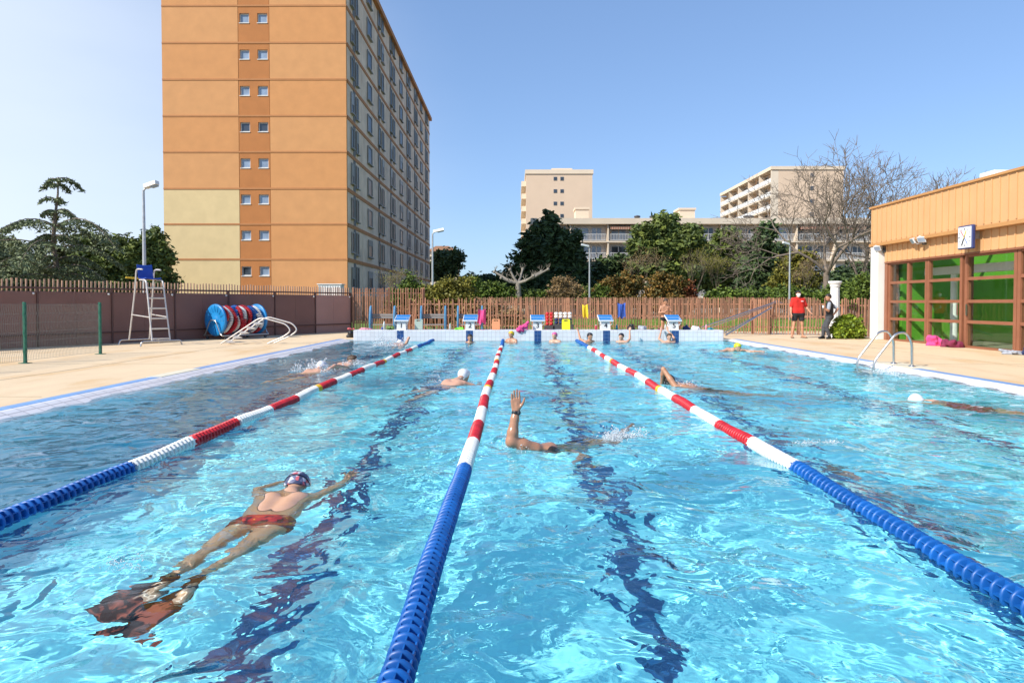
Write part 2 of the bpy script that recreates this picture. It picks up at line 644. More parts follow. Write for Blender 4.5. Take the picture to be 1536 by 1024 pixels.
DX0, DY0, DX1, DY1 = -17.0, -8.0, 24.0, 32.0
mb = MB(); ring(mb, (-1500, -800, 1500, 3000), (DX0, DY0, DX1, DY1), .0)
tag(mb.build('ground', M['ground']), kind='structure')
mb = MB(); ring(mb, (DX0, DY0, DX1, DY1), (GX0, PY0 - .3, GX1, PY1 + .02), DECK)
for x0, y0, x1, y1 in ((DX0, DY0, DX1, DY0), (DX0, DY1, DX1, DY1)):
    mb.add([(x0, y0, -.1), (x1, y1, -.1), (x1, y1, DECK), (x0, y0, DECK)], [(0, 1, 2, 3)])
tag(mb.build('pool_deck', M['deck']), kind='structure')
# expansion joints in the deck
mb = MB()
for x, in ((-8.6,), (10.3,)):
    mb.box(x - .012, -6, DECK - .03, x + .012, 24.4, DECK + .003)
for y in (4.2, 9.3, 14.4, 19.5):
    mb.box(-15.5, y - .01, DECK - .03, -6.5, y + .01, DECK + .0035)
    mb.box(8.1, y - .01, DECK - .03, 12.9, y + .01, DECK + .0035)
tag(mb.build('deck_joints', pm('joint', (.42, .33, .22), .9, .2, 3)), kind='structure')
# lawn strip behind the front fence
mb = MB()
nx, ny = 60, 30
xs = np.linspace(-14, 40, nx); ys = np.linspace(31.4, 62, ny)
mb.add([(x, y, .045 + .03 * math.sin(x * .7 + y * .4) + .02 * math.sin(y * 1.3)) for y in ys for x in xs],
       [(j * nx + i, j * nx + i + 1, (j + 1) * nx + i + 1, (j + 1) * nx + i) for j in range(ny - 1) for i in range(nx - 1)])
M['lawn'] = pm('lawn', (.12, .19, .025), .9, .35, 2.2, bump=.5, bscale=30)
tag(mb.build('lawn', M['lawn']), kind='structure')
# real blades over the part of the lawn seen between the pickets
n = 26000
gx = rng.uniform(1, 26, n); gy = rng.uniform(29.8, 52, n)
a = rng.uniform(0, 2 * PI, n); hh = rng.uniform(.05, .13, n)
V = np.zeros((n, 3, 3))
V[:, 0] = np.stack([gx - .012 * np.cos(a), gy - .012 * np.sin(a), np.full(n, .04)], 1)
V[:, 1] = np.stack([gx + .012 * np.cos(a), gy + .012 * np.sin(a), np.full(n, .04)], 1)
V[:, 2] = np.stack([gx + rng.normal(0, .03, n), gy + rng.normal(0, .03, n), .04 + hh], 1)
M['blade'] = pm('grass_blade', (.13, .22, .03), .7, .2, 1, island=.35)
tag(np_mesh('grass', V.reshape(-1, 3), np.arange(3 * n).reshape(-1, 3), M['blade']), kind='stuff')

# ================================================================== pool basin
D = -2.2
mb = MB()
mb.add([(PX0, PY0, D), (PX1, PY0, D), (PX1, PY1, D), (PX0, PY1, D)], [(0, 1, 2, 3)])
tag(mb.build('pool_floor', M['pool_floor']), kind='structure')
mb = MB()
mb.add([(PX0, PY0, D), (PX0, PY1, D), (PX0, PY1, -.05), (PX0, PY0, -.05)], [(0, 1, 2, 3)])
mb.add([(PX1, PY0, D), (PX1, PY1, D), (PX1, PY1, -.05), (PX1, PY0, -.05)], [(0, 1, 2, 3)])
tag(mb.build('pool_sides', M['pool_side']), kind='structure')
mb = MB()
mb.add([(PX0, PY1 + .01, D), (PX1, PY1 + .01, D), (PX1, PY1 + .01, -.35), (PX0, PY1 + .01, -.35)], [(0, 1, 2, 3)])
mb.add([(GX0, PY0, D), (GX1, PY0, D), (GX1, PY0, .1), (GX0, PY0, .1)], [(0, 1, 2, 3)])
mb.add([(GX0, PY0, .1), (GX1, PY0, .1), (GX1, PY0 - .35, .1), (GX0, PY0 - .35, .1)], [(0, 1, 2, 3)])
tag(mb.build('pool_ends', M['pool_end']), kind='structure')
LANES = [-4.28, -1.76, .92, 3.45, 6.05]
mb = MB()
for x in LANES:
    w = .14
    mb.box(x - w, 1.2, D, x + w, 22.9, D + .006)
    mb.box(x - .5, 22.6, D, x + .5, 22.9, D + .0075)
    mb.box(x - .5, 1.2, D, x + .5, 1.5, D + .0075)
tag(mb.build('lane_markings', M['navy_tile']), kind='structure')
# overflow coping, sloping into the water, with a blue tile strip along the deck
mb = MB()
for s_, xe, xo in ((-1, PX0, GX0 + .19), (1, PX1, GX1 - .19)):
    n = 60
    ys = np.linspace(PY0, PY1, n)
    prof = [(xe, -.06), (xe + s_ * .10, -.015), (xo - s_ * .05, .058), (xo, .066)]
    vs = [(p[0], y, p[1]) for y in ys for p in prof]
    mb.add(vs, [(j * 4 + i, j * 4 + i + 1, (j + 1) * 4 + i + 1, (j + 1) * 4 + i) for j in range(n - 1) for i in range(3)], 0)
tag(mb.build('pool_coping', M['coping']), kind='structure')
mb = MB()
for x0, x1 in ((GX0, GX0 + .19), (GX1 - .19, GX1)):
    mb.box(x0, PY0, .0, x1, PY1, .069)
tag(mb.build('blue_edge_tiles', M['blue_tile']), kind='structure')
mb = MB()
mb.box(GX0 - .06, 11.75, .0, GX0 + .20, 13.25, .073)
mb.box(GX1 - .22, 13.35, .0, GX1 + .3, 14.85, .073)
tag(mb.build('pale_edge_slabs', M['cream_tile']), kind='structure')

# ================================================================== water: a real rippled surface that refracts and reflects
wr = np.random.default_rng(3)


def waves(X, Y):
    Z = np.zeros_like(X)
    wx = X + .10 * np.sin(2.1 * Y + .7 * X) + .05 * np.sin(5.3 * Y - 1.7 * X)
    wy = Y + .10 * np.sin(1.7 * X - .9 * Y + 1) + .05 * np.sin(4.7 * X + 2.3 * Y)
    N = 80
    for i in range(N):
        lam = .35 * (1.9 / .35) ** (i / N)
        k = 2 * PI / lam
        a = wr.random() * 2 * PI
        Z += .0092 / k * np.sin(k * (wx * math.cos(a) + wy * math.sin(a)) + wr.random() * 2 * PI)
    return Z


# places where a swimmer pushes the water about: (x, y, radius, height, ripples)
BUMPS = [(-1.83, 3.42, .16, .035, 1), (-1.62, 5.0, .30, .014, 1), (.12, 6.4, .35, .02, 1), (.85, 6.55, .30, .03, 1),
         (-3.95, 13.1, .5, .03, 1), (-3.6, 14.6, .4, .03, 1), (-.95, 11.4, .4, .03, 1), (2.5, 11.2, .4, .03, 1), (5.7, 9.3, .4, .025, 1),
         (-3.75, 21.7, .6, .04, 1), (2.85, 5.5, .5, .015, 0), (6.1, 18.8, .4, .02, 1)]
xs = np.arange(PX0 - .16, PX1 + .18, .02)
ys = [PY0 - .02]
while ys[-1] < PY1:
    ys.append(ys[-1] + min(.08, .012 + .002 * max(ys[-1], 0)))
ys = np.array(ys)
ys[-1] = PY1 + .005
X, Y = np.meshgrid(xs, ys)
Z = waves(X, Y)
for bx, by, br, bh, rp_ in BUMPS:
    d2 = np.sqrt((X - bx) ** 2 + (Y - by) ** 2)
    Z += .4 * bh * np.exp(-(d2 / br) ** 2) * (.55 + .45 * np.sin(23 * X / (br * 3) + 5 * np.sin(9 * Y)) * np.sin(19 * Y + 3 * np.sin(11 * X)))
    if rp_:
        Z += .0022 * np.exp(-(d2 / (1.6 * br))) * np.sin(2 * PI * d2 / .30)
ny, nx = X.shape
idx = np.arange(nx * ny).reshape(ny, nx)
Q = np.stack([idx[:-1, :-1], idx[:-1, 1:], idx[1:, 1:], idx[1:, :-1]], -1).reshape(-1, 4)
wm = bpy.data.materials.new('pool_water'); wm.use_nodes = True
nt = wm.node_tree
nt.nodes.remove(nt.nodes['Principled BSDF'])
gl = nt.nodes.new('ShaderNodeBsdfGlass')
gl.inputs['IOR'].default_value = 1.33
gl.inputs['Roughness'].default_value = 0
gl.inputs['Color'].default_value = (.92, 1, 1, 1)
tc = nt.nodes.new('ShaderNodeTexCoord')
acc = None
for sc_, amp in ((2.6, .068), (8.0, .0095)):
    n2 = nt.nodes.new('ShaderNodeTexNoise'); n2.inputs['Scale'].default_value = sc_; n2.inputs['Detail'].default_value = 2; n2.inputs['Distortion'].default_value = .6
    lk(nt, tc.outputs['Object'], n2.inputs['Vector'])
    mu = nt.nodes.new('ShaderNodeMath'); mu.operation = 'MULTIPLY'; mu.inputs[1].default_value = amp
    lk(nt, n2.outputs[0], mu.inputs[0])
    if acc is None:
        acc = mu
    else:
        ad = nt.nodes.new('ShaderNodeMath'); lk(nt, acc.outputs[0], ad.inputs[0]); lk(nt, mu.outputs[0], ad.inputs[1]); acc = ad
bp = nt.nodes.new('ShaderNodeBump'); bp.inputs['Strength'].default_value = 1; bp.inputs['Distance'].default_value = 1
lk(nt, acc.outputs[0], bp.inputs['Height']); lk(nt, bp.outputs[0], gl.inputs['Normal'])
lk(nt, gl.outputs[0], nt.nodes['Material Output'].inputs[0])
wo = np_mesh('water', np.stack([X, Y, Z], -1).reshape(-1, 3), Q, wm, smooth=True)
tag(wo, kind='structure')
wo.cycles.is_caustics_caster = True


def water_z(x, y):
    j = min(max(int(np.searchsorted(ys, y)), 0), ny - 1)
    i = min(max(int((x - xs[0]) / .02), 0), nx - 1)
    return float(Z[j, i])


# ================================================================== boundary wall, left (brown sheet panels with a picket top)
A = Vector((-16.2, 16.2, 0)); Bv = Vector((-7.56, 31.2, 0))
wd = (Bv - A).normalized(); wnrm = Vector((wd.y, -wd.x, 0)); WL = (Bv - A).length
w = empty('boundary_wall', A, 'long brown panelled boundary wall topped with slim pale pickets, left of the pool', 'wall')
mb = MB()
npan = 8
for i in range(npan):
    p = A + wd * (WL * i / npan + .012); q = A + wd * (WL * (i + 1) / npan - .012)
    mb.obox((p + q) / 2 + Vector((0, 0, .055 + .82)), wd, wnrm, Vector((0, 0, 1)), ((q - p).length / 2, .05, .82), .012)
    # sheet joint in the middle of each panel
    c = (p + q) / 2
    mb.obox(c + wnrm * .052 + Vector((0, 0, .875)), wd, wnrm, Vector((0, 0, 1)), (.012, .004, .81))
    mb.build('panel', M['brown_wall'], w)
for i in range(npan + 1):
    mb = MB()
    p = A + wd * (WL * i / npan)
    mb.obox(p + wnrm * .03 + Vector((0, 0, .9)), wd, wnrm, Vector((0, 0, 1)), (.025, .05, .88))
    mb.build('post', M['rust_rail'], w)
for z, hh in ((1.80, .028), (.42, .02)):
    mb = MB()
    mb.beam(A + wnrm * .075 + Vector((0, 0, z)), Bv + wnrm * .075 + Vector((0, 0, z)), .05, hh * 2)
    mb.build('rail', M['rust_rail'], w)
mb = MB()
k = 0
L = 0.05
while L < WL:
    p = A + wd * L - wnrm * .02
    hgt = 2.05 + .015 * math.sin(L * 7) + random.uniform(-.012, .012)
    mb.obox(p + Vector((0, 0, (1.68 + hgt) / 2)), wd, wnrm, Vector((0, 0, 1)), (.02, .012, (hgt - 1.68) / 2))
    L += .122
mb.build('picket_top', M['picket_pale'], w)
for i in range(1, npan + 1):
    mb = MB()
    mb.lathe([(0, 0), (.03, .01), (.035, .04), (.02, .06), (0, .065)], A + wd * (WL * i / npan - .12) + wnrm * .06 + Vector((0, 0, 1.63)), wnrm, 10)
    mb.build('bolt_cap', M['white_paint'], w)


# ================================================================== picket fences
def picket_fence(name, label, pts, h, step, wid, lean=.02, jitter=.05, rails=(.35, 1.2), mat='picket', zb=DECK, thick=.014, posts=0.0, group=None):
    pts = [Vector((p[0], p[1], 0)) for p in pts]
    root = empty(name, (pts[0].x, pts[0].y, zb), label, 'fence', group)
    mp_ = MB()
    for a, b_ in zip(pts[:-1], pts[1:]):
        d = (b_ - a).normalized(); nn = Vector((d.y, -d.x, 0)); L = (b_ - a).length
        t = random.uniform(0, step)
        while t < L:
            p = a + d * t
            hh = h + random.uniform(-jitter, jitter)
            tilt = random.gauss(0, lean)
            top = p + d * (tilt * hh) + Vector((0, 0, zb + hh))
            bot = p + Vector((0, 0, zb + random.uniform(0, .05)))
            ax = (top - bot).normalized()
            ww = wid * random.uniform(.7, 1.25)
            mp_.obox((top + bot) / 2, d, nn, ax, (ww / 2, thick, (top - bot).length / 2))
            t += step * random.uniform(.75, 1.25)
        for z in rails:
            mr_ = MB()
            mr_.beam(a - nn * (thick + .018) + Vector((0, 0, zb + z)), b_ - nn * (thick + .018) + Vector((0, 0, zb + z)), .03, .05 if posts else .02)
            mr_.build('rail', M['picket'] if posts else M['wire'], root)
        if posts:
            n = max(1, round(L / posts))
            for i in range(n + 1):
                p = a + d * (L * i / n) - nn * .08
                mpo = MB()
                mpo.obox(p + Vector((0, 0, zb + h / 2)), d, nn, Vector((0, 0, 1)), (.045, .045, h / 2 + .03), .01)
                mpo.build('post', M['picket'], root)
    mp_.build('pickets', M[mat], root)
    return root


random.seed(21)
P0, P1, P1b, P2, P3 = (-7.4, 31.1), (9.95, 28.6), (10.55, 28.4), (12.5, 27.3), (13.6, 25.0)
picket_fence('picket_fence', 'tall straight picket fence with dark top rail joining the brown wall, behind the first benches', [P0, (-4.2, 31.3)], 1.98, .105, .045, .004, .02, (.4, 1.75), posts=1.6)
picket_fence('picket_fence', 'long ragged chestnut paling fence just behind the starting blocks', [(-4.75, 30.7), P1], 1.47, .115, .038, .035, .07, (.3, .75, 1.25), posts=3.2)
g_ = picket_fence('picket_gate', 'narrow picket gate between two posts, where the leaning handrails end', [P1, P1b], 1.46, .085, .05, .003, .015, (.3, 1.2), posts=.6)
g_['category'] = 'gate'
picket_fence('picket_fence', 'paling fence section behind the man in the red shirt', [P1b, P2], 1.46, .11, .04, .03, .06, (.3, .75, 1.25), posts=1.1)
picket_fence('picket_fence', 'paling fence section between the leafy bush and the white building pillar', [P2, P3], 1.46, .10, .05, .012, .04, (.3, 1.2), posts=1.2)
picket_fence('picket_fence', 'far dense red-brown picket fence at the back of the lawn', [(-12.0, 44.0), (-3.0, 54.0), (31.0, 57.0)], 1.76, .15, .10, .006, .05, (.4, 1.4), posts=3.4)

# ================================================================== tiled end wall and starting blocks
tw = empty('tiled_end_wall', (.8, PY1 + .45, 0), 'low white tiled wall across the far end of the pool, carrying the starting blocks', 'wall')
mb = MB(); mb.bbox(PX0 - .02, PY1, -.4, PX1 + .02, PY1 + .85, .385, .012)
mb.build('tiled_body', M['white_tile'], tw)
BX = [-4.12, -1.64, .80, 3.26, 5.72]
for x in BX:
    mb = MB(); mb.box(x - .125, PY1 - .004, -1.6, x + .125, PY1 + .2, .375)
    mb.build('lane_target', M['navy_tile_v'], tw)
M['block_body'] = pm('block_grp', (.62, .63, .62), .5, .1, 5)
M['block_blue'] = pm('block_blue', (.02, .19, .50), .5, .1, 9, bump=.2, bscale=90)
M['block_white'] = pm('block_white', (.75, .77, .78), .45, .05, 5)


def make_block():
    x = BX[0]; y = PY1 + .42; z = .385
    r_ = empty('starting_block', (x, y, z), '', 'starting block', 'starting blocks along the end wall')
    mb = MB()
    mb.prism([Vector((x - .17, y - .22, z)), Vector((x + .17, y - .22, z)), Vector((x + .15, y - .18, z + .33)), Vector((x - .15, y - .18, z + .33))], (0, 0, 0), (0, .42, 0))
    mb.build('pedestal', M['block_body'], r_)
    # sloping platform
    u = Vector((0, .58, .20)).normalized(); nn = Vector((0, -u.z, u.y)); xx = Vector((1, 0, 0))
    c = Vector((x + .01, y + .02, z + .42))
    mb = MB(); mb.obox(c, xx, u, nn, (.265, .30, .025), .012)
    mb.build('platform', M['block_white'], r_)
    mb = MB()
    for dv, hv in ((-.148, .125), (.142, .125)):
        mb.obox(c + u * dv + nn * .029, xx, u, nn, (.243, hv, .004))
    mb.build('grip_pad', M['block_blue'], r_)
    for s_ in (-1, 1):
        mb = MB()
        mb.tube(fillet([(x + s_ * .19, y - .12, z + .42), (x + s_ * .24, y - .20, z + .36), (x + s_ * .24, y - .20, z + .22), (x + s_ * .16, y - .17, z + .16)], .05), .014, 8)
        mb.build('hand_grip', M['steel'], r_)
    return r_


b0 = make_block()
words = ['beside the end of the left lane rope', 'just left of the orange kickboard', 'between the pink towel and the yellow kickboard', 'in front of the blue hanging bag', 'with the shirtless boy behind it']
blocks = [b0] + [copy_tree(b0, (x, PY1 + .42, .385)) for x in BX[1:]]
for i, bk in enumerate(blocks):
    INV[bk.name] = Matrix.Translation(Vector((BX[i], PY1 + .42, .385))).inverted()
    bk['label'] = 'starting block with blue top marked %d, %s' % (i + 1, words[i])
    text_part(str(i + 1), .25, M['black'], bk, (BX[i], PY1 + .42 - .215, .385 + .155), Matrix.Rotation(R(84), 3, 'X'), .003)

# ================================================================== lane ropes
M['float_blue'] = pm('blue_float', (.006, .095, .36), .42, .15, 6, island=.12, tint=(1, 1.15, 1.1))
M['float_white'] = pm('white_float', (.80, .79, .76), .4, .06, 6, island=.05, tint=(1, 1, .97))
M['float_red'] = pm('red_float', (.50, .018, .03), .4, .15, 6, island=.14, tint=(1.1, 1, .9))
M['float_yellow'] = pm('yellow_float', (.75, .45, .02), .4, .1, 6)
M['cable'] = pm('rope_cable', (.3, .3, .32), .5, .1, 6)


def lane_rope(xn, xf, label, ph):
    y0, y1 = -.45, PY1 - .08
    root = empty('lane_rope', (xn, 0, 0), label, 'lane rope', 'lane ropes along the pool')
    axis = lambda y: Vector((xn + (xf - xn) * y / 24.4 + .012 * math.sin(y * .9 + ph), y, .024 + .008 * math.sin(y * 1.9 + ph) + .004 * math.sin(y * 5.1 + 2 * ph)))
    cb_ = MB(); cb_.tube([axis(y) for y in np.linspace(y0, y1 + .06, 60)], .012, 6)
    cb_.build('cable', M['cable'], root)
    secs = [(y0, 5.43, 'float_blue')]
    for i in range(15):
        a_ = 5.45 + i
        secs.append((a_, a_ + .98, 'float_white' if i % 2 == 0 else 'float_red'))
    secs.append((20.47, y1, 'float_blue'))
    yel = [(10.36, 10.56), (15.36, 15.56)]
    for ya, yb in yel:
        secs.append((ya, yb, 'float_yellow'))
    pit = .0655
    for ya, yb, mt in secs:
        mb = MB()
        n = 14 if ya < 12 else 8
        y = ya
        while y + pit * .6 < yb:
            if mt != 'float_yellow' and any(q0 - .02 < y < q1 - .02 for q0, q1 in yel):
                y += pit
                continue
            c = axis(y); ax_ = (axis(y + .05) - axis(y - .05)).normalized()
            rr = 1.0 + random.uniform(-.02, .02)
            vs = [(.026, 0), (.054 * rr, .003), (.0635 * rr, .007), (.0645 * rr, .015), (.061 * rr, .020), (.044, .026), (.026, .029), (.026, pit)]
            if ya > 12:
                vs = [(.03, 0), (.0635, .006), (.0635, .026), (.034, .033), (.034, pit)]
            mb.lathe(vs, c, ax_, n)
            if ya < 12:
                u = ax_.orthogonal().normalized(); w_ = ax_.cross(u)
                for k in range(7):
                    an = 2 * PI * k / 7 + .2
                    dv = u * math.cos(an) + w_ * math.sin(an); tv = ax_.cross(dv)
                    mb.obox(c + ax_ * .048 + dv * .042, dv, tv, ax_, (.013, .003, .020))
            y += pit
        mb.build('float_section', M[mt], root)
    return root


lane_rope(-3.12, -2.93, 'red and white lane rope, leftmost of three, bounding the dark outer lane', .3)
lane_rope(-.405, -.43, 'red and white lane rope with blue ends, middle one beside the raised arm', 1.7)
lane_rope(2.24, 2.19, 'red and white lane rope with blue ends, running to the lower right', 3.1)
for o in bpy.data.objects:
    if o.name.startswith(('pool_floor', 'pool_sides', 'pool_ends', 'lane_markings')):
        o.cycles.is_caustics_receiver = True
# ================================================================== orange apartment tower
M['ochre'] = pm('ochre_render', (.60, .275, .10), .85, .07, 1.2, bump=.25, bscale=14)
M['ochre2'] = pm('ochre_render_pale', (.61, .295, .115), .85, .07, 1.2, bump=.25, bscale=14)
M['rust_render'] = pm('rust_render', (.46, .175, .05), .85, .08, 1.5, bump=.25, bscale=14)
M['yellow_render'] = pm('yellow_render', (.66, .50, .26), .85, .06, 1.5, bump=.25, bscale=14)
M['band'] = pm('band_render', (.46, .20, .075), .85, .08, 2, bump=.1)
M['concrete'] = pm('concrete_panel', (.74, .57, .42), .85, .2, .8, bump=.15, bscale=9)
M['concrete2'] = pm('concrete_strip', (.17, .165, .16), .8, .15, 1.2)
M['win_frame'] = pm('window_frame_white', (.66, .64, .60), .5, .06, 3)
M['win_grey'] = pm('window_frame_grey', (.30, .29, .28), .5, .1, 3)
M['glass_dark'] = pm('window_glass', (.045, .055, .07), .08, .5, .8, spec=.8)
M['glass_side'] = pm('shaded_glass', (.05, .055, .065), .3, .5, .8, spec=.25)
M['glass_blue'] = pm('curtained_glass', (.25, .32, .42), .15, .35, 1.3, spec=.8)
M['shutter'] = pm('roller_shutter', (.26, .25, .23), .6, .1, 1)

TX0, TX1, TY0, TY1, TZ = -26.75, -12.8, 52.0, 102.3, 28.8
SH = 54.0 / F * 52.0                                   # storey height as the facade bands show it
zrow = lambda py: EYE - (py - HOR) / F * TY0
t_ = empty('apartment_tower', (-19.8, 77, 0), 'tall ochre apartment tower with rust window column and a shaded grey long side', 'building')
sx0, sx1 = -20.95, -18.62                                # window column
rows = [zrow(y) for y in (-41, 13, 67.5, 121.6, 175.5, 229, 283.5, 336.5, 389)]
mb = MB()
mb.box(TX0, TY0 + .25, 0, TX1 - .25, TY1, TZ - .3, 0)
mb.build('wall', [M['concrete']], t_)
edges = [TZ - .25] + rows + [0.0]
mo, m2, mr_, my_, mbn = MB(), MB(), MB(), MB(), MB()
for i in range(len(edges) - 1):
    z1, z0 = edges[i] - .065, edges[i + 1] + .065
    yel = i >= len(edges) - 4
    (my_ if yel else (mo if i % 2 else m2)).box(TX0, TY0, z0, sx0 - .03, TY0 + .25, z1)
    (m2 if i % 2 else mo).box(sx1 + .03, TY0, z0, TX1, TY0 + .25, z1)
    # the window column is built round its two openings
    zc = zrow(31 + 53.65 * (i - 2))
    w0, w1, w2, w3 = -20.86, -20.12, -19.50, -18.74
    a0, a1 = zc - .36, zc + .36
    if a0 > z0 + .05 and a1 < z1 + .2:
        a1 = min(a1, z1 - .02)
        mr_.box(sx0, TY0 + .01, z0, sx1, TY0 + .25, a0)
        mr_.box(sx0, TY0 + .01, a1, sx1, TY0 + .25, z1)
        for q0, q1 in ((sx0, w0), (w1, w2), (w3, sx1)):
            mr_.box(q0, TY0 + .01, a0, q1, TY0 + .25, a1)
        for q0, q1 in ((w0, w1), (w2, w3)):
            f_ = MB()
            for (b0_, b1_, c0, c1) in ((q0, q1, a0, a0 + .07), (q0, q1, a1 - .07, a1), (q0, q0 + .07, a0 + .07, a1 - .07), (q1 - .07, q1, a0 + .07, a1 - .07)):
                f_.box(b0_ + .003, TY0 + .12, c0, b1_ - .003, TY0 + .2, c1)
            f_.box(q0 - .02, TY0 - .035, a0 - .05, q1 + .02, TY0 + .12, a0 + .004)
            fo = f_.build('window', M['win_frame'], t_)
            p_ = MB(); p_.box(q0 + .07, TY0 + .16, a0 + .07, q1 - .07, TY0 + .19, a1 - .07)
            p_.build('pane', M['glass_blue' if random.random() < .75 else 'glass_dark'], fo)
    else:
        mr_.box(sx0, TY0 + .01, z0, sx1, TY0 + .25, z1)
for z in rows:
    mbn.box(TX0, TY0 - .03, z - .065, TX1 + .03, TY0 + .25, z + .065)
mo.build('render_panel', M['ochre'], t_)
m2.build('render_panel', M['ochre2'], t_)
tag(my_.build('render_panel', M['yellow_render'], t_), 'pale yellow lower left panels')
mr_.build('window_column', M['rust_render'], t_)
mbn.build('floor_band', M['band'], t_)
mb = MB(); mb.box(TX0 - .25, TY0 - .2, TZ - .3, TX1 + .35, TY1 + .2, TZ + .15)
mb.build('roof', M['band'], t_)
# long shaded side
mb = MB()
for z in rows:
    mb.box(TX1 - .26, TY0 + .26, z - .16, TX1 + .05, TY1, z + .12)
mb.build('side_band', M['band'], t_)
mb = MB()
y = TY0 + .26
for yj in (5.2, 10.6, 16.5, 22.4, 27.2, 33.0, 38.6, 43.6):
    mb.box(TX1 - .26, y, .0, TX1, TY0 + yj - .03, TZ - .32)
    y = TY0 + yj + .03
mb.box(TX1 - .26, y, .0, TX1, TY1, TZ - .32)
mb.build('side_panel', M['concrete'], t_)
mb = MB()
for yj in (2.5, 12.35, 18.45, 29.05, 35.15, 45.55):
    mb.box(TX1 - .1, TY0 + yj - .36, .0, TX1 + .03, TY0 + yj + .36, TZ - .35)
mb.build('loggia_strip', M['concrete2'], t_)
cols = [(1.7, .8, 1.6, 0), (3.35, .7, 1.8, 0), (8.1, 1.7, 1.5, 0), (13.2, 2.6, 1.7, 1), (19.3, 2.6, 1.7, 1), (24.6, 1.7, 1.5, 0), (29.9, 2.6, 1.7, 1), (36.0, 2.6, 1.7, 1), (41.0, 1.7, 1.5, 0), (46.4, 2.6, 1.7, 1)]
for i in range(len(edges) - 1):
    zb_ = edges[i + 1] if i < len(edges) - 2 else edges[i] - SH
    for yj, wdt, hg, pair in cols:
        z0 = zb_ + .55 + (1.75 - hg) * .5
        f_, panes = MB(), []
        wins = [(yj - wdt / 2, yj + wdt / 2)] if not pair else [(yj - wdt / 2, yj - wdt / 2 + .95), (yj + wdt / 2 - .95, yj + wdt / 2)]
        for a, b_ in wins:
            a += TY0; b_ += TY0
            x0, x1 = TX1 + .035, TX1 + .11
            f_.box(x0, a, z0, x1, a + .09, z0 + hg); f_.box(x0, b_ - .09, z0, x1, b_, z0 + hg)
            f_.box(x0, a + .09, z0, x1, b_ - .09, z0 + .09); f_.box(x0, a + .09, z0 + hg - .09, x1, b_ - .09, z0 + hg)
            f_.box(x0 - .02, a - .05, z0 - .08, x1 + .12, b_ + .05, z0 - .005)
            p_ = MB(); p_.box(x0, a + .09, z0 + .09, x0 + .03, b_ - .09, z0 + hg - .09); panes.append(p_)
            if random.random() < .22:
                q = random.uniform(.25, .7)
                f_.box(x0 + .005, a + .09, z0 + hg - .09 - q * (hg - .2), x1 - .012, b_ - .09, z0 + hg - .092)
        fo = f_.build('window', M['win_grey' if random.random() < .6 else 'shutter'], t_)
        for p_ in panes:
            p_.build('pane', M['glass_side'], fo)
# white ribbed panel leaning low on the tower front
wp = empty('utility_box', at(497, 440, 50.5), 'small white ribbed box at the foot of the ochre tower front', 'utility box')
c = at(497, 434, 50.5)
mb = MB(); mb.bbox(c.x - .85, 50.0, -.0, c.x + .85, 50.9, c.z + .33, .03)
for k in range(9):
    mb.box(c.x - .78 + k * .19, 49.96, .2, c.x - .72 + k * .19, 50.0, c.z + .25)
mb.build('housing', M['white_paint'], wp)
mb = MB(); mb.bbox(c.x - .92, 49.93, c.z + .332, c.x + .92, 50.97, c.z + .40, .02)
mb.build('lid', M['white_paint'], wp)

# ================================================================== far cream tower
M['cream'] = pm('cream_render', (.70, .52, .37), .85, .05, .3, bump=.1)
M['cream_pale'] = pm('pale_render', (.74, .60, .45), .85, .05, .3)
M['slab'] = pm('balcony_slab', (.72, .60, .46), .8, .08, .5)
M['recess'] = pm('balcony_wall', (.64, .62, .60), .8, .08, .4)
M['awning'] = None
t2 = empty('apartment_tower', (at(838, 0, 148).x, 152, 0), 'distant narrow cream tower with three pairs of small windows near its top', 'building')
x0, x1 = at(789, 0, 148).x, at(888, 0, 148).x
zt = at(0, 262, 148).z
mb = MB(); mb.box(x0, 148, 0, x1, 172, zt); mb.build('wall', M['cream'], t2)
mb = MB(); mb.box(x0 - .2, 147.8, zt + .003, x1 + .2, 172.2, zt + .9); mb.build('roof', M['cream_pale'], t2)
mb = MB(); mb.box(at(827, 0, 150).x, 150, zt + .9, at(858, 0, 150).x, 156, zt + 1.6); mb.build('lift_housing', M['cream_pale'], t2)
for r_ in range(6):
    for px in (832.5, 842.5):
        c = at(px, 269 + 18.4 * r_, 148)
        f_ = MB(); f_.box(c.x - .38, 147.93, c.z - .4, c.x + .38, 147.995, c.z + .4)
        fo = f_.build('window', M['win_grey'], t2)
        p_ = MB(); p_.box(c.x - .3, 147.88, c.z - .32, c.x + .3, 147.93, c.z + .32); p_.build('pane', M['glass_dark'], fo)
for r_ in range(9):                                         # balconies on its left flank
    z = zt - 1.2 - r_ * 2.72
    mb = MB(); mb.box(x0 - 1.0, 150, z - 1.1, x0 - .002, 168, z); mb.build('balcony', M['slab'], t2)

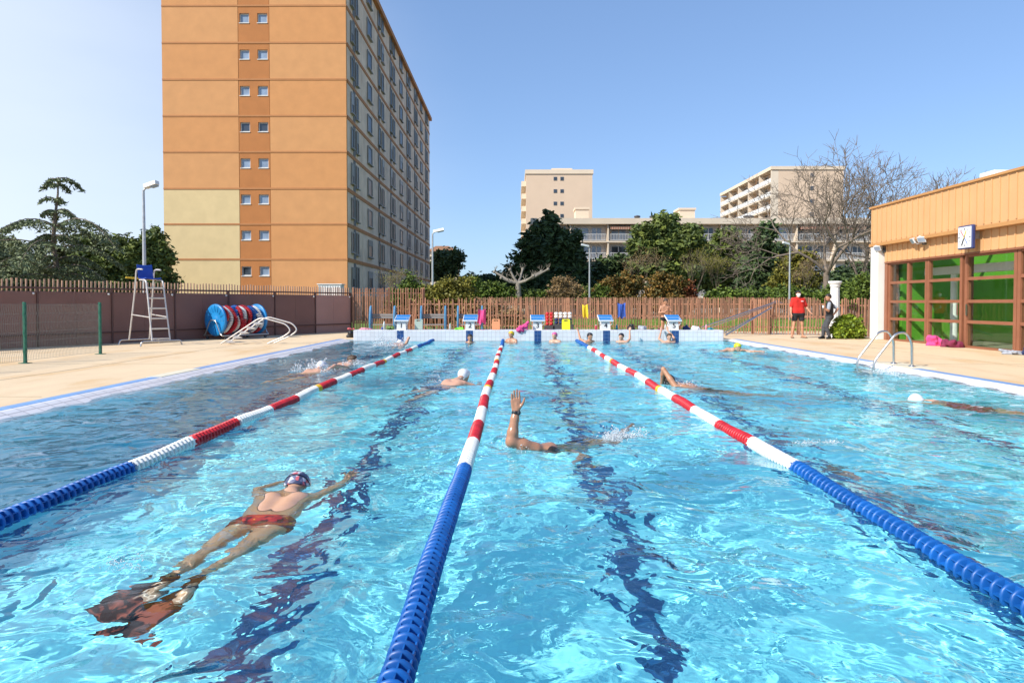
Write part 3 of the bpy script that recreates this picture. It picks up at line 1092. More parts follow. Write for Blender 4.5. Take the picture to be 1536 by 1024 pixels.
# ================================================================== distant block with long balconies (right)
t3 = empty('apartment_block', (at(1213, 0, 143).x, 160, 0), 'distant cream block behind the bare tree, long balconies running down its left side', 'building')
x0, x1 = at(1165, 0, 143).x, at(1262, 0, 143).x
zt = at(0, 256, 143).z
mb = MB(); mb.box(x0, 143, 0, x1, 178, zt - .01); mb.build('wall', M['cream'], t3)
mb = MB(); mb.box(x0 - 1.6, 142.8, zt, x1 + .2, 178.4, zt + .7); mb.build('roof', M['cream_pale'], t3)
mb = MB(); mb.box(at(1178, 0, 150).x, 150, zt + .7, at(1216, 0, 150).x, 158, zt + 1.7); mb.build('lift_housing', M['cream_pale'], t3)
for r_ in range(6):
    z = zt - 2.72 * (r_ + 1)
    mb = MB(); mb.box(x0 - 1.5, 143.0, z - .15, x0 - .003, 178, z + .1)
    for k in range(6):
        mb.box(x0 - 1.5, 143.0 + k * 7, z + .1, x0 - .003, 143.25 + k * 7 - .0, z + 2.55)
    bo = mb.build('balcony', M['slab'], t3)
    mb = MB(); mb.box(x0 - 1.5, 143.3, z + .18, x0 - 1.42, 177.9, z + 1.05); mb.build('railing', M['white_paint'], bo)
    for k in range(8):
        f_ = MB(); ya = 144.2 + k * 4.3
        f_.box(x0 - .1, ya, z + .12, x0 - .004, ya + 2.4, z + 2.3)
        fo = f_.build('window', M['win_frame'], t3)
        p_ = MB(); p_.box(x0 - .13, ya + .15, z + .2, x0 - .101, ya + 2.25, z + 2.2); p_.build('pane', M['glass_dark'], fo)
    if r_ < 4:
        c = at(1215, 264 + 19.4 * r_, 143)
        f_ = MB(); f_.box(c.x - .4, 142.93, c.z - .42, c.x + .4, 142.995, c.z + .42); fo = f_.build('window', M['win_grey'], t3)
        p_ = MB(); p_.box(c.x - .32, 142.88, c.z - .34, c.x + .32, 142.93, c.z + .34); p_.build('pane', M['glass_dark'], fo)

# ================================================================== long low block with balconies behind the trees
m, nt, b = new_mat('striped_awning')
tc = nt.nodes.new('ShaderNodeTexCoord'); wv = nt.nodes.new('ShaderNodeTexWave'); wv.inputs['Scale'].default_value = 1.2
lk(nt, tc.outputs['Object'], wv.inputs['Vector'])
rp = nt.nodes.new('ShaderNodeValToRGB'); rp.color_ramp.interpolation = 'CONSTANT'
rp.color_ramp.elements[0].color = (.30, .08, .05, 1); rp.color_ramp.elements[1].position = .5; rp.color_ramp.elements[1].color = (.5, .36, .24, 1)
lk(nt, wv.outputs[0], rp.inputs[0]); lk(nt, rp.outputs[0], b.inputs['Base Color'])
M['awning'] = m
BY = 100.0
x0, x1 = at(799, 0, BY).x, at(1420, 0, BY).x
zr = at(0, 328, BY).z
t4 = empty('apartment_block', ((x0 + x1) / 2, BY + 6, 0), 'long low flat-roofed block with continuous balconies behind the dark trees', 'building')
SHT = 2.73
mb = MB(); mb.box(x0, BY + 1.6, 0, x1, BY + 12, zr - .9); mb.build('wall', M['recess'], t4)
mb = MB(); mb.box(x0 - .3, BY - .3, zr - .85, x1 + .3, BY + 12.3, zr); mb.build('roof', M['slab'], t4)
for px, w_, hpx in ((872, 19, 314), (1027, 23, 315)):
    mb = MB(); c = at(px, 0, BY + 4)
    mb.box(c.x - w_ / F * 52, BY + 3, zr + .003, c.x + w_ / F * 52, BY + 6, at(0, hpx + 2, BY + 4).z)
    mb.box(c.x - w_ / F * 52 - .15, BY + 2.85, at(0, hpx + 2, BY + 4).z + .003, c.x + w_ / F * 52 + .15, BY + 6.15, at(0, hpx, BY + 4).z + .1)
    mb.build('lift_housing', M['cream_pale'], t4)
for px in (955, 978, 984, 1118, 1124):
    mb = MB(); c = at(px, 0, BY + 5)
    mb.lathe([(.35, 0), (.35, .7), (.5, .75), (.5, .95), (0, 1.1)], (c.x, BY + 5, zr), (0, 0, 1), 10)
    mb.build('roof_vent', M['dark_grey'], t4)
nb = 11
for r_ in range(5):
    zf = zr - .9 - SHT * (r_ + 1) + .35
    mb = MB(); mb.box(x0, BY, zf - .22, x1, BY + 1.597, zf)
    bo = mb.build('balcony', M['slab'], t4)
    mb = MB()
    for k in range(nb):
        xa = x0 + (x1 - x0) * k / nb + .3; xb = x0 + (x1 - x0) * (k + 1) / nb - .3
        for z in (.12, .95):
            mb.box(xa, BY + .04, zf + z, xb, BY + .10, zf + z + .07)
        n = int((xb - xa) / .22)
        for j in range(n + 1):
            xx = xa + (xb - xa) * j / n
            mb.box(xx - .02, BY + .05, zf + .19, xx + .02, BY + .09, zf + .95)
    mb.build('railing', M['win_frame'], bo)
    for k in range(nb + 1):
        mb = MB()
        xx = x0 + (x1 - x0) * k / nb
        mb.box(xx - .1, BY + .1, zf, xx + .1, BY + 1.597, zf + SHT - .23)
        mb.build('partition', M['cream_pale'], bo)
    for k in range(nb):
        xa = x0 + (x1 - x0) * k / nb
        f_, p_ = MB(), MB()
        for a, w_ in ((.6, 2.2), (3.2, 1.5)):
            f_.box(xa + a, BY + 1.5, zf + .08, xa + a + w_, BY + 1.597, zf + 2.1)
            for q in range(2):
                p_.box(xa + a + .1 + q * w_ / 2, BY + 1.46, zf + .18, xa + a - .06 + (q + 1) * w_ / 2, BY + 1.5, zf + 2.0)
        fo = f_.build('window', M['win_frame'], t4)
        p_.build('pane', M['glass_blue' if random.random() < .5 else 'glass_dark'], fo)
        if r_ == 0 and k in (2, 3, 7, 8):
            mb = MB(); mb.add([(xa + .3, BY + 1.5, zf + 2.25), (xa + 4.6, BY + 1.5, zf + 2.25), (xa + 4.6, BY - .2, zf + 2.0), (xa + .3, BY - .2, zf + 2.0), (xa + .3, BY - .2, zf + 1.65), (xa + 4.6, BY - .2, zf + 1.65)], [(0, 1, 2, 3), (3, 2, 5, 4)])
            mb.build('awning', M['awning'], t4)

# small pale house beyond the tower
h0 = empty('house', (at(664, 0, 128).x, 130, 0), 'small distant pale house with tiled roof between the tower and the lamp', 'house')
c = at(664, 0, 128)
mb = MB(); mb.box(c.x - 2.6, 128, 0, c.x + 2.6, 135, at(0, 377, 128).z); mb.build('wall', M['cream_pale'], h0)
zt = at(0, 377, 128).z
mb = MB(); mb.prism([Vector((c.x - 3.0, 0, zt)), Vector((c.x + 3.0, 0, zt)), Vector((c.x + 1.2, 0, zt + .95)), Vector((c.x - 1.2, 0, zt + .95))], (0, 127.6, 0), (0, 135.4, 0)); mb.build('roof', pm('clay_tile', (.42, .22, .13), .8, .15, 1), h0)
mb = MB(); mb.box(c.x - .5, 127.95, zt - 2.2, c.x + .4, 127.998, zt - 1.0); fo = mb.build('window', M['win_grey'], h0)

# ================================================================== pool building (right)
M['clad'] = pm('ochre_cladding', (.62, .355, .165), .55, .05, 1.2)
M['clad_trim'] = pm('cladding_trim', (.50, .25, .09), .55, .05, 2)
M['copper_frame'] = pm('brown_window_frame', (.27, .105, .055), .5, .12, 3)
M['pillar'] = pm('white_render', (.76, .74, .70), .7, .05, 1.5, bump=.15, bscale=25)
M['green_wall'] = pm('green_paint', (.12, .36, .03), .6, .06, .8)
M['white_in'] = pm('white_ceiling', (.8, .8, .78), .7, .03, 1)
M['floor_in'] = pm('indoor_floor', (.40, .36, .28), .35, .1, 2)
m = bpy.data.materials.new('clear_glass'); m.use_nodes = True
nt = m.node_tree; nt.nodes.remove(nt.nodes['Principled BSDF'])
tr = nt.nodes.new('ShaderNodeBsdfTransparent'); tr.inputs[0].default_value = (.92, .96, .94, 1)
gy = nt.nodes.new('ShaderNodeBsdfGlossy'); gy.inputs['Roughness'].default_value = .01
fr = nt.nodes.new('ShaderNodeLayerWeight'); fr.inputs[0].default_value = .5
pw = nt.nodes.new('ShaderNodeMath'); pw.operation = 'POWER'; pw.inputs[1].default_value = 4.0
mr = nt.nodes.new('ShaderNodeMapRange'); mr.inputs[3].default_value = .03; mr.inputs[4].default_value = .62
mx = nt.nodes.new('ShaderNodeMixShader')
lk(nt, fr.outputs['Facing'], pw.inputs[0]); lk(nt, pw.outputs[0], mr.inputs[0]); lk(nt, mr.outputs[0], mx.inputs[0]); lk(nt, tr.outputs[0], mx.inputs[1]); lk(nt, gy.outputs[0], mx.inputs[2]); lk(nt, mx.outputs[0], nt.nodes['Material Output'].inputs[0])
M['glass'] = m
FXU, FXL, FXG = 12.75, 12.95, 13.07
YN, YF = 7.0, 24.1
pb = empty('pool_building', (18, 16, DECK), 'low pool building with ribbed ochre cladding above brown-framed glazing', 'building')
mb = MB()
mb.box(FXU, YN, 3.46, FXU + .3, YF + .5, 4.70); mb.box(FXU + .3, YF + .2, 3.46, 24, YF + .5, 4.70)
y = YN + .1
while y < YF + .45:
    mb.box(FXU - .03, y - .02, 3.50, FXU, y + .02, 4.66)
    y += .305
mb.build('upper_cladding', M['clad'], pb)
mb = MB(); mb.box(FXU - .06, YN, 4.703, 13.2, YF + .56, 4.77); mb.build('coping', M['clad_trim'], pb)
mb = MB(); mb.box(FXU - .045, YN, 3.36, FXU + .35, YF + .545, 3.457); mb.build('trim', M['clad_trim'], pb)
mb = MB(); mb.box(FXL, YN, 2.79, 13.4, YF - .05, 3.357)
y = YN + .1
while y < YF - .08:
    mb.box(FXL - .028, y - .018, 2.80, FXL, y + .018, 3.35)
    y += .305
mb.build('lower_cladding', M['clad'], pb)
mb = MB(); mb.box(FXL - .01, YN, 2.735, 13.4, YF - .05, 2.787); mb.build('trim', M['copper_frame'], pb)
mb = MB(); mb.bbox(12.74, YF + .02, DECK, 13.12, YF + .5, 3.355, .02); mb.build('pillar', M['pillar'], pb)
mb = MB(); mb.box(14.9, YN, 4.3, 24, YF + .19, 5.36)
c = at(1455, 275, 22.5)
mb.build('roof', M['white_paint'], pb)
for yy, hh in ((22.2, .22), (20.2, .25), (18.6, .2)):
    mb = MB(); mb.bbox(15.2, yy - .35, 5.363, 16.1, yy + .35, 5.36 + hh, .02); mb.build('roof_hatch', M['white_paint'], pb)
# glazing: frames and panes
zs = [DECK + .02, .81, 1.40, 2.05, 2.72]
units = [([23.85, 22.72, 21.72], 1), ([21.62, 20.02], 0), ([19.80, 17.85], 0), ([17.72, 15.8], 0), ([15.6, 13.7], 0), ([13.5, 11.4], 0), ([11.2, 9.2], 0)]
for ysn, _ in units:
    f_, p_ = MB(), MB()
    for yy in ysn:
        f_.box(FXG - .06, yy - .055, DECK, FXG + .06, yy + .055, 2.733)
    for ya, yb in zip(ysn[:-1], ysn[1:]):
        for z in zs:
            f_.box(FXG - .05, yb + .055, z - .045 if z > .2 else DECK, FXG + .05, ya - .055, z + .045 if z < 2.6 else 2.731)
        for za, zb_ in zip(zs[:-1], zs[1:]):
            p_.box(FXG - .006, yb + .055, za + .045, FXG + .006, ya - .055, zb_ - .045)
    fo = f_.build('window', M['copper_frame'], pb)
    p_.build('pane', M['glass'], fo)
mb = MB()
for yy in (23.99,):
    mb.box(FXG - .1, yy - .085, DECK, FXG + .3, yy + .085, 2.733)
for ya, yb in ((21.72, 21.62), (20.02, 19.8), (17.85, 17.72), (15.8, 15.6), (13.7, 13.5), (11.4, 11.2)):
    pass
mb.build('door_post', M['copper_frame'], pb)
mb = MB(); mb.box(FXG + .08, 20.02 - .17, DECK, FXG + .2, 19.86, 2.73); mb.build('door_post', M['copper_frame'], pb)
for yy in (20.12, 19.72):
    mb = MB(); mb.beam((FXG - .09, yy, 1.0), (FXG - .09, yy, 1.32), .03, .03); mb.build('door_handle', M['steel'], pb)
# inside
mb = MB(); mb.box(13.2, YN, -.02, 23, YF, DECK + .004); mb.build('inside_floor', M['floor_in'], pb)
mb = MB(); mb.box(14.2, YN, 2.30, 14.5, YF - .3, 2.55)
mb.build('ceiling_beam', M['white_in'], pb)
mb = MB(); mb.box(15.9, YN, DECK + .005, 16.1, YF - .3, 4.2); mb.box(13.45, YF - .28, DECK + .005, 23, YF - .05, 3.35)
mb.build('inside_wall', M['green_wall'], pb)
for yy in (22.4, 18.6, 14.2):
    mb = MB(); mb.lathe([(.11, DECK), (.11, 2.298)], (14.35, yy, 0), (0, 0, 1), 14); mb.build('inside_column', M['white_in'], pb)
mb = MB(); mb.box(13.06, YN, 4.3, 14.9, YF + .19, 4.32); sk_ = mb.build('added_skylight', M['glass'], pb)  # unseen roof glazing, added to let sun onto the green inside wall
mb = MB()
for k in range(9):
    mb.box(13.06, YN + 1 + k * 2, 4.18, 14.9, YN + 1.1 + k * 2, 4.297)
mb.build('added_skylight_bars', M['white_in'], sk_)  # bars of the added roof glazing
mb = MB(); mb.box(12.9, YN - .2, 0, 24, YN, 4.7); mb.box(23.5, YN, 0, 24, YF + .5, 3.36); mb.box(13.13, YF + .2, 0, 24, YF + .5, 3.36)
mb.build('wall', M['pillar'], pb)

# wall clock
cl = empty('wall_clock', (FXU - .1, 19.25, 3.19), 'square white pace clock with blue rim and coloured hands on the cladding', 'clock')
cy, cz = 19.25, 3.19
mb = MB(); mb.bbox(FXU - .15, cy - .315, cz - .33, FXU - .055, cy + .315, cz + .33, .02); mb.build('frame', pm('navy_frame', (.03, .045, .16), .4), cl)
mb = MB(); mb.box(FXU - .160, cy - .275, cz - .29, FXU - .15, cy + .275, cz + .29); mb.build('face', pm('clock_face', (.78, .8, .82), .3, .02), cl)
mb = MB()
for k in range(12):
    a = 2 * PI * k / 12
    d_ = Vector((0, math.sin(a), math.cos(a))); p = Vector((FXU - .161, cy, cz))
    mb.obox(p + d_ * .23, Vector((1, 0, 0)), d_, Vector((1, 0, 0)).cross(d_), (.002, .03, .008 if k % 3 else .014))
mb.build('hour_mark', M['black'], cl)
for nm, a, L, w_, col in (('hour_hand', 205, .24, .016, (.01, .01, .012)), ('red_hand', -38, .26, .010, (.6, .02, .02)), ('yellow_hand', 25, .2, .012, (.75, .6, .02)), ('blue_hand', 142, .22, .010, (.03, .1, .5))):
    mb = MB(); d_ = Vector((0, -math.sin(R(a)), math.cos(R(a))))
    mb.beam(Vector((FXU - .167 - .004 * len(nm) / 4, cy, cz)) - d_ * .05, Vector((FXU - .167 - .004 * len(nm) / 4, cy, cz)) + d_ * L, w_ * 2, .004, up=(1, 0, 0))
    mb.build(nm, pm(nm, col, .4), cl)
mb = MB(); mb.beam((FXU - .054, cy, cz + .1), (FXL + .005, cy, cz + .1), .2, .3); mb.build('bracket', M['galv'], cl)


def floodlight(px, py, label, aim):
    c = at(px, py, 1); Yd = FXL / c.x
    p = Vector((FXL, Yd, EYE - (py - HOR) / F * Yd))
    r_ = empty('floodlight', p, label, 'floodlight')
    for k, dy in enumerate(aim):
        mb = MB(); h = p + Vector((-.24, dy, .03)); d_ = Vector((-.75, -.35 + .5 * k, -.45)).normalized()
        rr, ff, uu = frame(d_)
        mb.prism([h + rr * .13 + uu * .09, h - rr * .13 + uu * .09, h - rr * .13 - uu * .09, h + rr * .13 - uu * .09], -ff * .0, ff * .03)
        mb.prism([h + rr * .12 + uu * .08, h - rr * .12 + uu * .08, h - rr * .06 - uu * .07, h + rr * .06 - uu * .07], -ff * .12, -ff * .003)
        ho = mb.build('lamp_housing', M['white_paint'], r_)
        mb = MB(); mb.prism([h + rr * .11 + uu * .07, h - rr * .11 + uu * .07, h - rr * .11 - uu * .07, h + rr * .11 - uu * .07], ff * .031, ff * .036)
        mb.build('lens', M['glass_blue'], ho)
        mb = MB(); mb.tube([p + Vector((0, dy * .4, -.05)), p + Vector((-.15, dy * .7, -.08)), h - ff * .08], .018, 6); mb.build('bracket', M['galv'], r_)
    mb = MB(); mb.bbox(p.x - .04, p.y - .09, p.z - .12, p.x + .002, p.y + .09, p.z + .06, .01); mb.build('junction_box', M['dark_grey'], r_)


floodlight(1384, 362, 'white twin floodlight on the cladding between the pillar and the clock', (-.24, .24))
floodlight(1324, 374, 'single white floodlight at the far corner of the pool building', (0,))
# ================================================================== lifeguard chair
M['tube_white'] = pm('painted_tube', (.62, .58, .54), .4, .08, 6, metal=.25)
M['seat_blue'] = pm('blue_seat', (.012, .06, .36), .4, .1, 5)
M['tread'] = pm('pale_tread', (.66, .60, .52), .6, .08, 8)
f_ = Vector((.8, -.6, 0)); s_ = Vector((.6, .8, 0)); C0 = Vector((-11.35, 21.15, DECK)); UP = Vector((0, 0, 1))
W3 = lambda f, s, z: C0 + f_ * f + s_ * s + UP * z
lc = empty('lifeguard_chair', C0, 'tall white metal lifeguard chair with blue seat and ladder front, by the brown wall', 'lifeguard chair')
for ff, nm in ((.72, 'front'), (-.72, 'rear')):
    mb = MB(); mb.tube(fillet([W3(ff, -.62, 0), W3(ff, -.58, .14), W3(ff, .58, .14), W3(ff, .62, 0)], .12), .026, 10)
    mb.build('foot_bar', M['steel'], lc)
for sx in (-1, 1):
    w0, w1 = .27 * sx, .25 * sx
    mb = MB(); mb.tube(fillet([W3(.70, w0, .14), W3(.33, w1, 1.95), W3(.22, w1, 2.0), W3(-.1, w1, 2.0)], .14), .024, 10); mb.build('ladder_rail', M['tube_white'], lc)
    mb = MB(); mb.tube(fillet([W3(-.72, w0 * 1.15, .14), W3(-.36, w1 * 1.08, 1.75), W3(-.27, w1 * 1.08, 2.30), W3(-.15, w1 * 1.1, 2.34), W3(.14, w1 * 1.1, 2.32)], .14), .024, 10); mb.build('rear_leg', M['tube_white'], lc)
    mb = MB(); mb.tube([W3(-.55, w0 * 1.12, .93), W3(.54, w0 * 1.0, .86)], .018, 8); mb.build('brace', M['tube_white'], lc)
for k in range(6):
    z = .2 + k * .31; t = (z - .14) / 1.81; ff = .70 - .37 * t
    mb = MB(); mb.obox(W3(ff - .03, 0, z), s_, f_, UP, (.262 - .02 * t, .06, .022), .008); mb.build('tread', M['tread'], lc)
mb = MB(); mb.tube([W3(.02 + .18 * math.cos(a) * .9, .24 * math.sin(a), 2.0) for a in np.linspace(0, 2 * PI, 3)], .01, 4)
mb = MB()
n = 9
vs = []
for i in range(n):
    t = i / (n - 1)
    if t < .5:
        p = (.26 - .5 * t * 2 * .5 * 2 + .0, 2.035 - .02 * math.sin(t * 2 * PI))
        p = (.28 - 1.0 * t, 2.035 - .02 * math.sin(t * 2 * PI))
    else:
        q = (t - .5) * 2
        p = (-.22 - .10 * q, 2.035 + .42 * q)
    vs.append(p)
pts = []
for dz in (0, .02):
    for p in vs:
        for sx in (-.23, -.12, .12, .23):
            pts.append(W3(p[0] - dz, sx, p[1] + dz + (.02 if abs(sx) > .2 else 0)))
fs = []
for lay in (0, 1):
    o = lay * n * 4
    for i in range(n - 1):
        for j in range(3):
            fs.append((o + i * 4 + j, o + i * 4 + j + 1, o + (i + 1) * 4 + j + 1, o + (i + 1) * 4 + j))
for i in range(n - 1):
    for j in (0, 3):
        fs.append((i * 4 + j, (i + 1) * 4 + j, n * 4 + (i + 1) * 4 + j, n * 4 + i * 4 + j))
for j in range(3):
    for i in (0, n - 1):
        fs.append((i * 4 + j, i * 4 + j + 1, n * 4 + i * 4 + j + 1, n * 4 + i * 4 + j))
mb.add(pts, fs); mb.build('seat', M['seat_blue'], lc)
rb = MB()
c = W3(-.42, 0, 2.1)
rb.tube([W3(-.45, -.5, 2.08), W3(-.45, .42, 2.03)], .028, 8)
o = rb.build('rescue_pole', pm('yellow_pole', (.62, .42, .03), .5), None, org=tuple(W3(-.45, 0, 2.05)))
tag(o, 'yellow rescue pole lying across the back of the lifeguard chair', 'rescue pole')

# ================================================================== lane rope reel
M['reel_blue'] = pm('reel_blue', (.015, .22, .52), .35, .12, 2.5)
ax = Vector((wd.x, wd.y, 0)); rc = Vector((-10.2, 24.95, .75)); rn = wnrm
re_ = empty('rope_reel', (rc.x, rc.y, DECK), 'rope storage reel with two big blue discs, standing against the brown wall', 'rope reel')
for s2, nm in ((-1, 'a'), (1, 'b')):
    mb = MB(); c = rc + ax * (.88 * s2)
    pr = [(.0, .012), (.10, .03), (.12, .012), (.30, .016), (.42, .035), (.545, .05), (.57, .02), (.57, -.02), (.545, -.04), (0, -.03)]
    mb.lathe([(r_, z * s2) for r_, z in pr], c, ax, 40)
    u = ax.cross(UP)
    for k in range(16):
        a = 2 * PI * k / 16
        d_ = u * math.cos(a) + UP * math.sin(a)
        mb.beam(c + d_ * .3 + ax * (.026 * s2), c + d_ * .53 + ax * (.05 * s2), .018, .02)
    mb.build('disc', M['reel_blue'], re_)
mb = MB(); mb.lathe([(.03, -1.05), (.03, 1.05)], rc, ax, 10); mb.lathe([(.16, -.84), (.16, .84)], rc, ax, 16); mb.build('axle', M['steel'], re_)
pal = ['float_red', 'float_white', 'float_red', 'float_white', 'float_blue', 'float_white', 'float_red', 'float_blue', 'float_white', 'float_red']
turns = []
for i in range(10):
    off = -.76 + i * .165
    rad = (.45, .42, .46, .40, .47, .43, .46, .41, .44, .45)[i]
    mb, m2 = MB(), MB()
    mt2 = pal[(i * 3 + 4) % 10]
    for lay in range(2):
        n = 46
        for k in range(n):
            a = 2 * PI * k / n
            d_ = u * math.cos(a) + UP * math.sin(a); tn = ax.cross(d_)
            p = rc + d_ * (rad - lay * .11 + .01 * math.sin(5 * a + i)) + ax * (off + .05 * math.sin(a * 2 + i) + .06 * lay)
            tgt = mb if (k + i * 9 + lay * 7) % 46 < 30 else m2
            tgt.lathe([(.03, -.019), (.068, -.013), (.068, .013), (.03, .019)], p, tn, 8)
    mb.build('coiled_floats', M[pal[i]], re_)
    m2.build('coiled_floats', M[mt2 if mt2 != pal[i] else 'float_blue'], re_)
for s2 in (-1, 1):
    c = rc + ax * (1.0 * s2)
    mb = MB()
    mb.tube(fillet([c + rn * .50 + UP * (-.66 + .12), c + rn * .42 + UP * -.5, c + rn * .14 + UP * .0, c - rn * .14 + UP * .0, c - rn * .42 + UP * -.5, c - rn * .5 + UP * (-.54)], .14), .024, 8)
    mb.build('stand', M['steel'], re_)
for s2 in (-1, 1):
    mb = MB(); mb.tube([rc + ax * -1.0 + rn * (.5 * s2) + UP * -.55, rc + ax * 1.0 + rn * (.5 * s2) + UP * -.55], .022, 8); mb.build('base_rail', M['steel'], re_)
for sa in (-1, 1):
    for sb in (-1, 1):
        mb = MB(); c = rc + ax * (.85 * sa) + rn * (.5 * sb) + UP * (-.63)
        mb.lathe([(0, -.025), (.055, -.025), (.06, 0), (.055, .025), (0, .025)], c, rn, 14)
        mb.beam(c, c + UP * .08, .04, .04)
        mb.build('caster', M['dark_grey'], re_)

# ================================================================== pool ladder lying on the deck (left)
ll = empty('pool_ladder', (-9.0, 22.0, DECK), 'steel pool ladder taken out and lying on the left deck in front of the reel', 'pool ladder')
def px_floor(px, py, z=DECK):
    Yd = (EYE - z) * F / (py - HOR)
    return Vector(((px - VPX) / F * Yd, Yd, z))
YL = 21.3
def pl(px, py, dy=0.0):
    return at(px, py, YL + dy)
fr_ = [(330, 520.0), (385, 479), (393, 476.5), (428, 486), (436, 496), (426, 504), (400, 521)]
r1 = [pl(px, py, 0) for px, py in fr_]; r2 = [pl(px + 10, py - 1.0, .38) for px, py in fr_]
for p in r1 + r2:
    p.z = max(p.z, DECK + .022)
for r_ in (r1, r2):
    mb = MB(); mb.tube(fillet(r_, .16), .021, 10); mb.build('rail', M['tube_white'], ll)
for k in range(5):
    t = .1 + k * .19
    a = r1[0].lerp(r1[1], t); b_ = r2[0].lerp(r2[1], t)
    d_ = (r1[1] - r1[0]).normalized(); sd = (b_ - a).normalized(); nn = d_.cross(sd)
    mb = MB(); mb.obox((a + b_) / 2 + Vector((.06, 0, -.03)), sd, Vector((.92, .1, -.38)).normalized(), sd.cross(Vector((.92, .1, -.38)).normalized()), ((b_ - a).length / 2, .085, .012), .006)
    mb.build('tread', M['tread'], ll)

# ================================================================== pool ladder on the right edge
rl = empty('pool_ladder', (7.5, 14.1, 0), 'curved steel pool ladder handrails fixed at the right edge of the water', 'pool ladder')
for Yd in (14.42, 13.76):
    mb = MB()
    mb.tube(fillet([(7.22, Yd, -1.2), (7.22, Yd, .10), (7.25, Yd, .20), (7.66, Yd, .74), (7.86, Yd, .76), (7.98, Yd, .56), (7.99, Yd, DECK)], .12, 7), .024, 12)
    mb.build('handrail', M['steel'], rl)
    mb = MB(); mb.lathe([(.07, 0), (.065, .012), (.03, .03), (.026, .03)], (7.99, Yd, DECK + .012), (0, 0, 1), 14); mb.build('flange', M['steel'], rl)
for k in range(4):
    mb = MB(); mb.bbox(7.13, 13.78, -.25 - .26 * k, 7.27, 14.40, -.21 - .26 * k, .01); mb.build('tread', M['white_paint'], rl)

# ================================================================== green mesh fence on the left
gf = empty('mesh_fence', (-10.5, 15.0, DECK), 'low green-posted wire mesh fence standing on the left deck', 'fence')
GY = [17.2, 14.55, 11.9, 9.2]
for yy in GY:
    mb = MB(); mb.bbox(-10.53, yy - .03, DECK, -10.47, yy + .03, 1.37, .006); mb.bbox(-10.6, yy - .08, DECK, -10.4, yy + .08, DECK + .012, .004)
    for k in range(9):
        mb.box(-10.475, yy - .012, .2 + k * .13, -10.462, yy + .012, .24 + k * .13)
    mb.build('post', M['green_metal'], gf)
for ya, yb in zip(GY[:-1], GY[1:]):
    mb = MB()
    y = yb + .05
    wv_ = lambda z: .018 if any(abs(z - q) < .001 for q in (.32, .82, 1.30)) else 0
    while y < ya - .03:
        mb.tube([(-10.5 + (-.02 if k % 4 == 2 else 0), y, .12 + k * .1) for k in range(0, 13)], .0032, 3, cap=False)
        y += .05
    for k in range(0, 13):
        xo = -10.5 + (-.02 if k % 4 == 2 else 0)
        if k % 2 == 0:
            mb.tube([(xo, yb + .03, .12 + k * .1), (xo, ya - .03, .12 + k * .1)], .0035, 4, cap=False)
    mb.build('wire_panel', M['wire'], gf)

# ================================================================== benches behind the wall
M['bench_blue'] = pm('bench_blue', (.07, .24, .42), .5, .15, 6)
M['bench_slat'] = pm('bench_slat', (.25, .235, .22), .7, .15, 6)


def make_bench(x0, x1, Yd, label):
    r_ = empty('bench', ((x0 + x1) / 2, Yd, DECK), label, 'bench', 'benches with leaf-shaped blue ends')
    for x in (x0, x1):
        mb = MB(); n = 20
        poly = []
        for k in range(n):
            a = 2 * PI * k / n
            poly.append(Vector((x, Yd + .26 * math.sin(a) * (1 - .15 * math.cos(a)), .65 + .60 * math.cos(a))))
        mb.prism(poly, (-.03, 0, 0), (.03, 0, 0))
        mb.build('end_panel', M['bench_blue'], r_)
        mb = MB(); mb.bbox(x - .04, Yd - .2, DECK, x + .04, Yd + .2, DECK + .05, .01); mb.build('foot', M['dark_grey'], r_)
    for k, z in enumerate((.72, .82)):
        mb = MB(); mb.bbox(x0 + .035, Yd + .12, z, x1 - .035, Yd + .16, z + .085, .008); mb.build('back_slat', M['bench_slat'], r_)
    for k in range(3):
        mb = MB(); mb.bbox(x0 + .035, Yd - .2 + k * .11, .45, x1 - .035, Yd - .11 + k * .11, .49, .008); mb.build('seat_slat', M['bench_slat'], r_)
    return r_


make_bench(at(556, 0, 28).x, at(592, 0, 28).x, 28, 'slatted bench with blue leaf-shaped ends, nearest the brown wall')
make_bench(at(632, 0, 28).x, at(668, 0, 28).x, 28, 'slatted bench with blue leaf-shaped ends, between starting blocks 1 and 2')
make_bench(at(687, 0, 28).x, at(723, 0, 28).x, 28, 'bench behind starting block 2, pink towel hung over its right end')


# ================================================================== cloth, bags and small things
def lump(name, label, cat, c, size, mat, seed=0, group=None, h=.02, n=9, flat=1.0):
    """soft crumpled heap (towel, bag, clothes) as one blended surface"""
    rr = random.Random(seed)
    pr = []
    sx, sy, sz = size
    for k in range(n):
        a = (rr.uniform(-1, 1) * sx * .6, rr.uniform(-1, 1) * sy * .6, rr.uniform(.0, .55) * sz)
        b_ = (a[0] + rr.uniform(-.5, .5) * sx, a[1] + rr.uniform(-.4, .4) * sy, max(0, a[2] + rr.uniform(-.3, .4) * sz))
        r1_ = min(sx, sy, sz) * rr.uniform(.28, .5)
        pr.append((a, b_, r1_, r1_ * rr.uniform(.6, 1), .04))
    V, Q = sdf_mesh(pr, h, clips=[((0, 0, -1), 0.0)])
    V = V + np.array(c)
    V[:, :2] += .012 * np.sin(V[:, [1, 0]] * 40 + seed)
    o = np_mesh(name, V, Q, mat, smooth=True, org=tuple(c))
    if label:
        tag(o, label, cat, group)
    return o


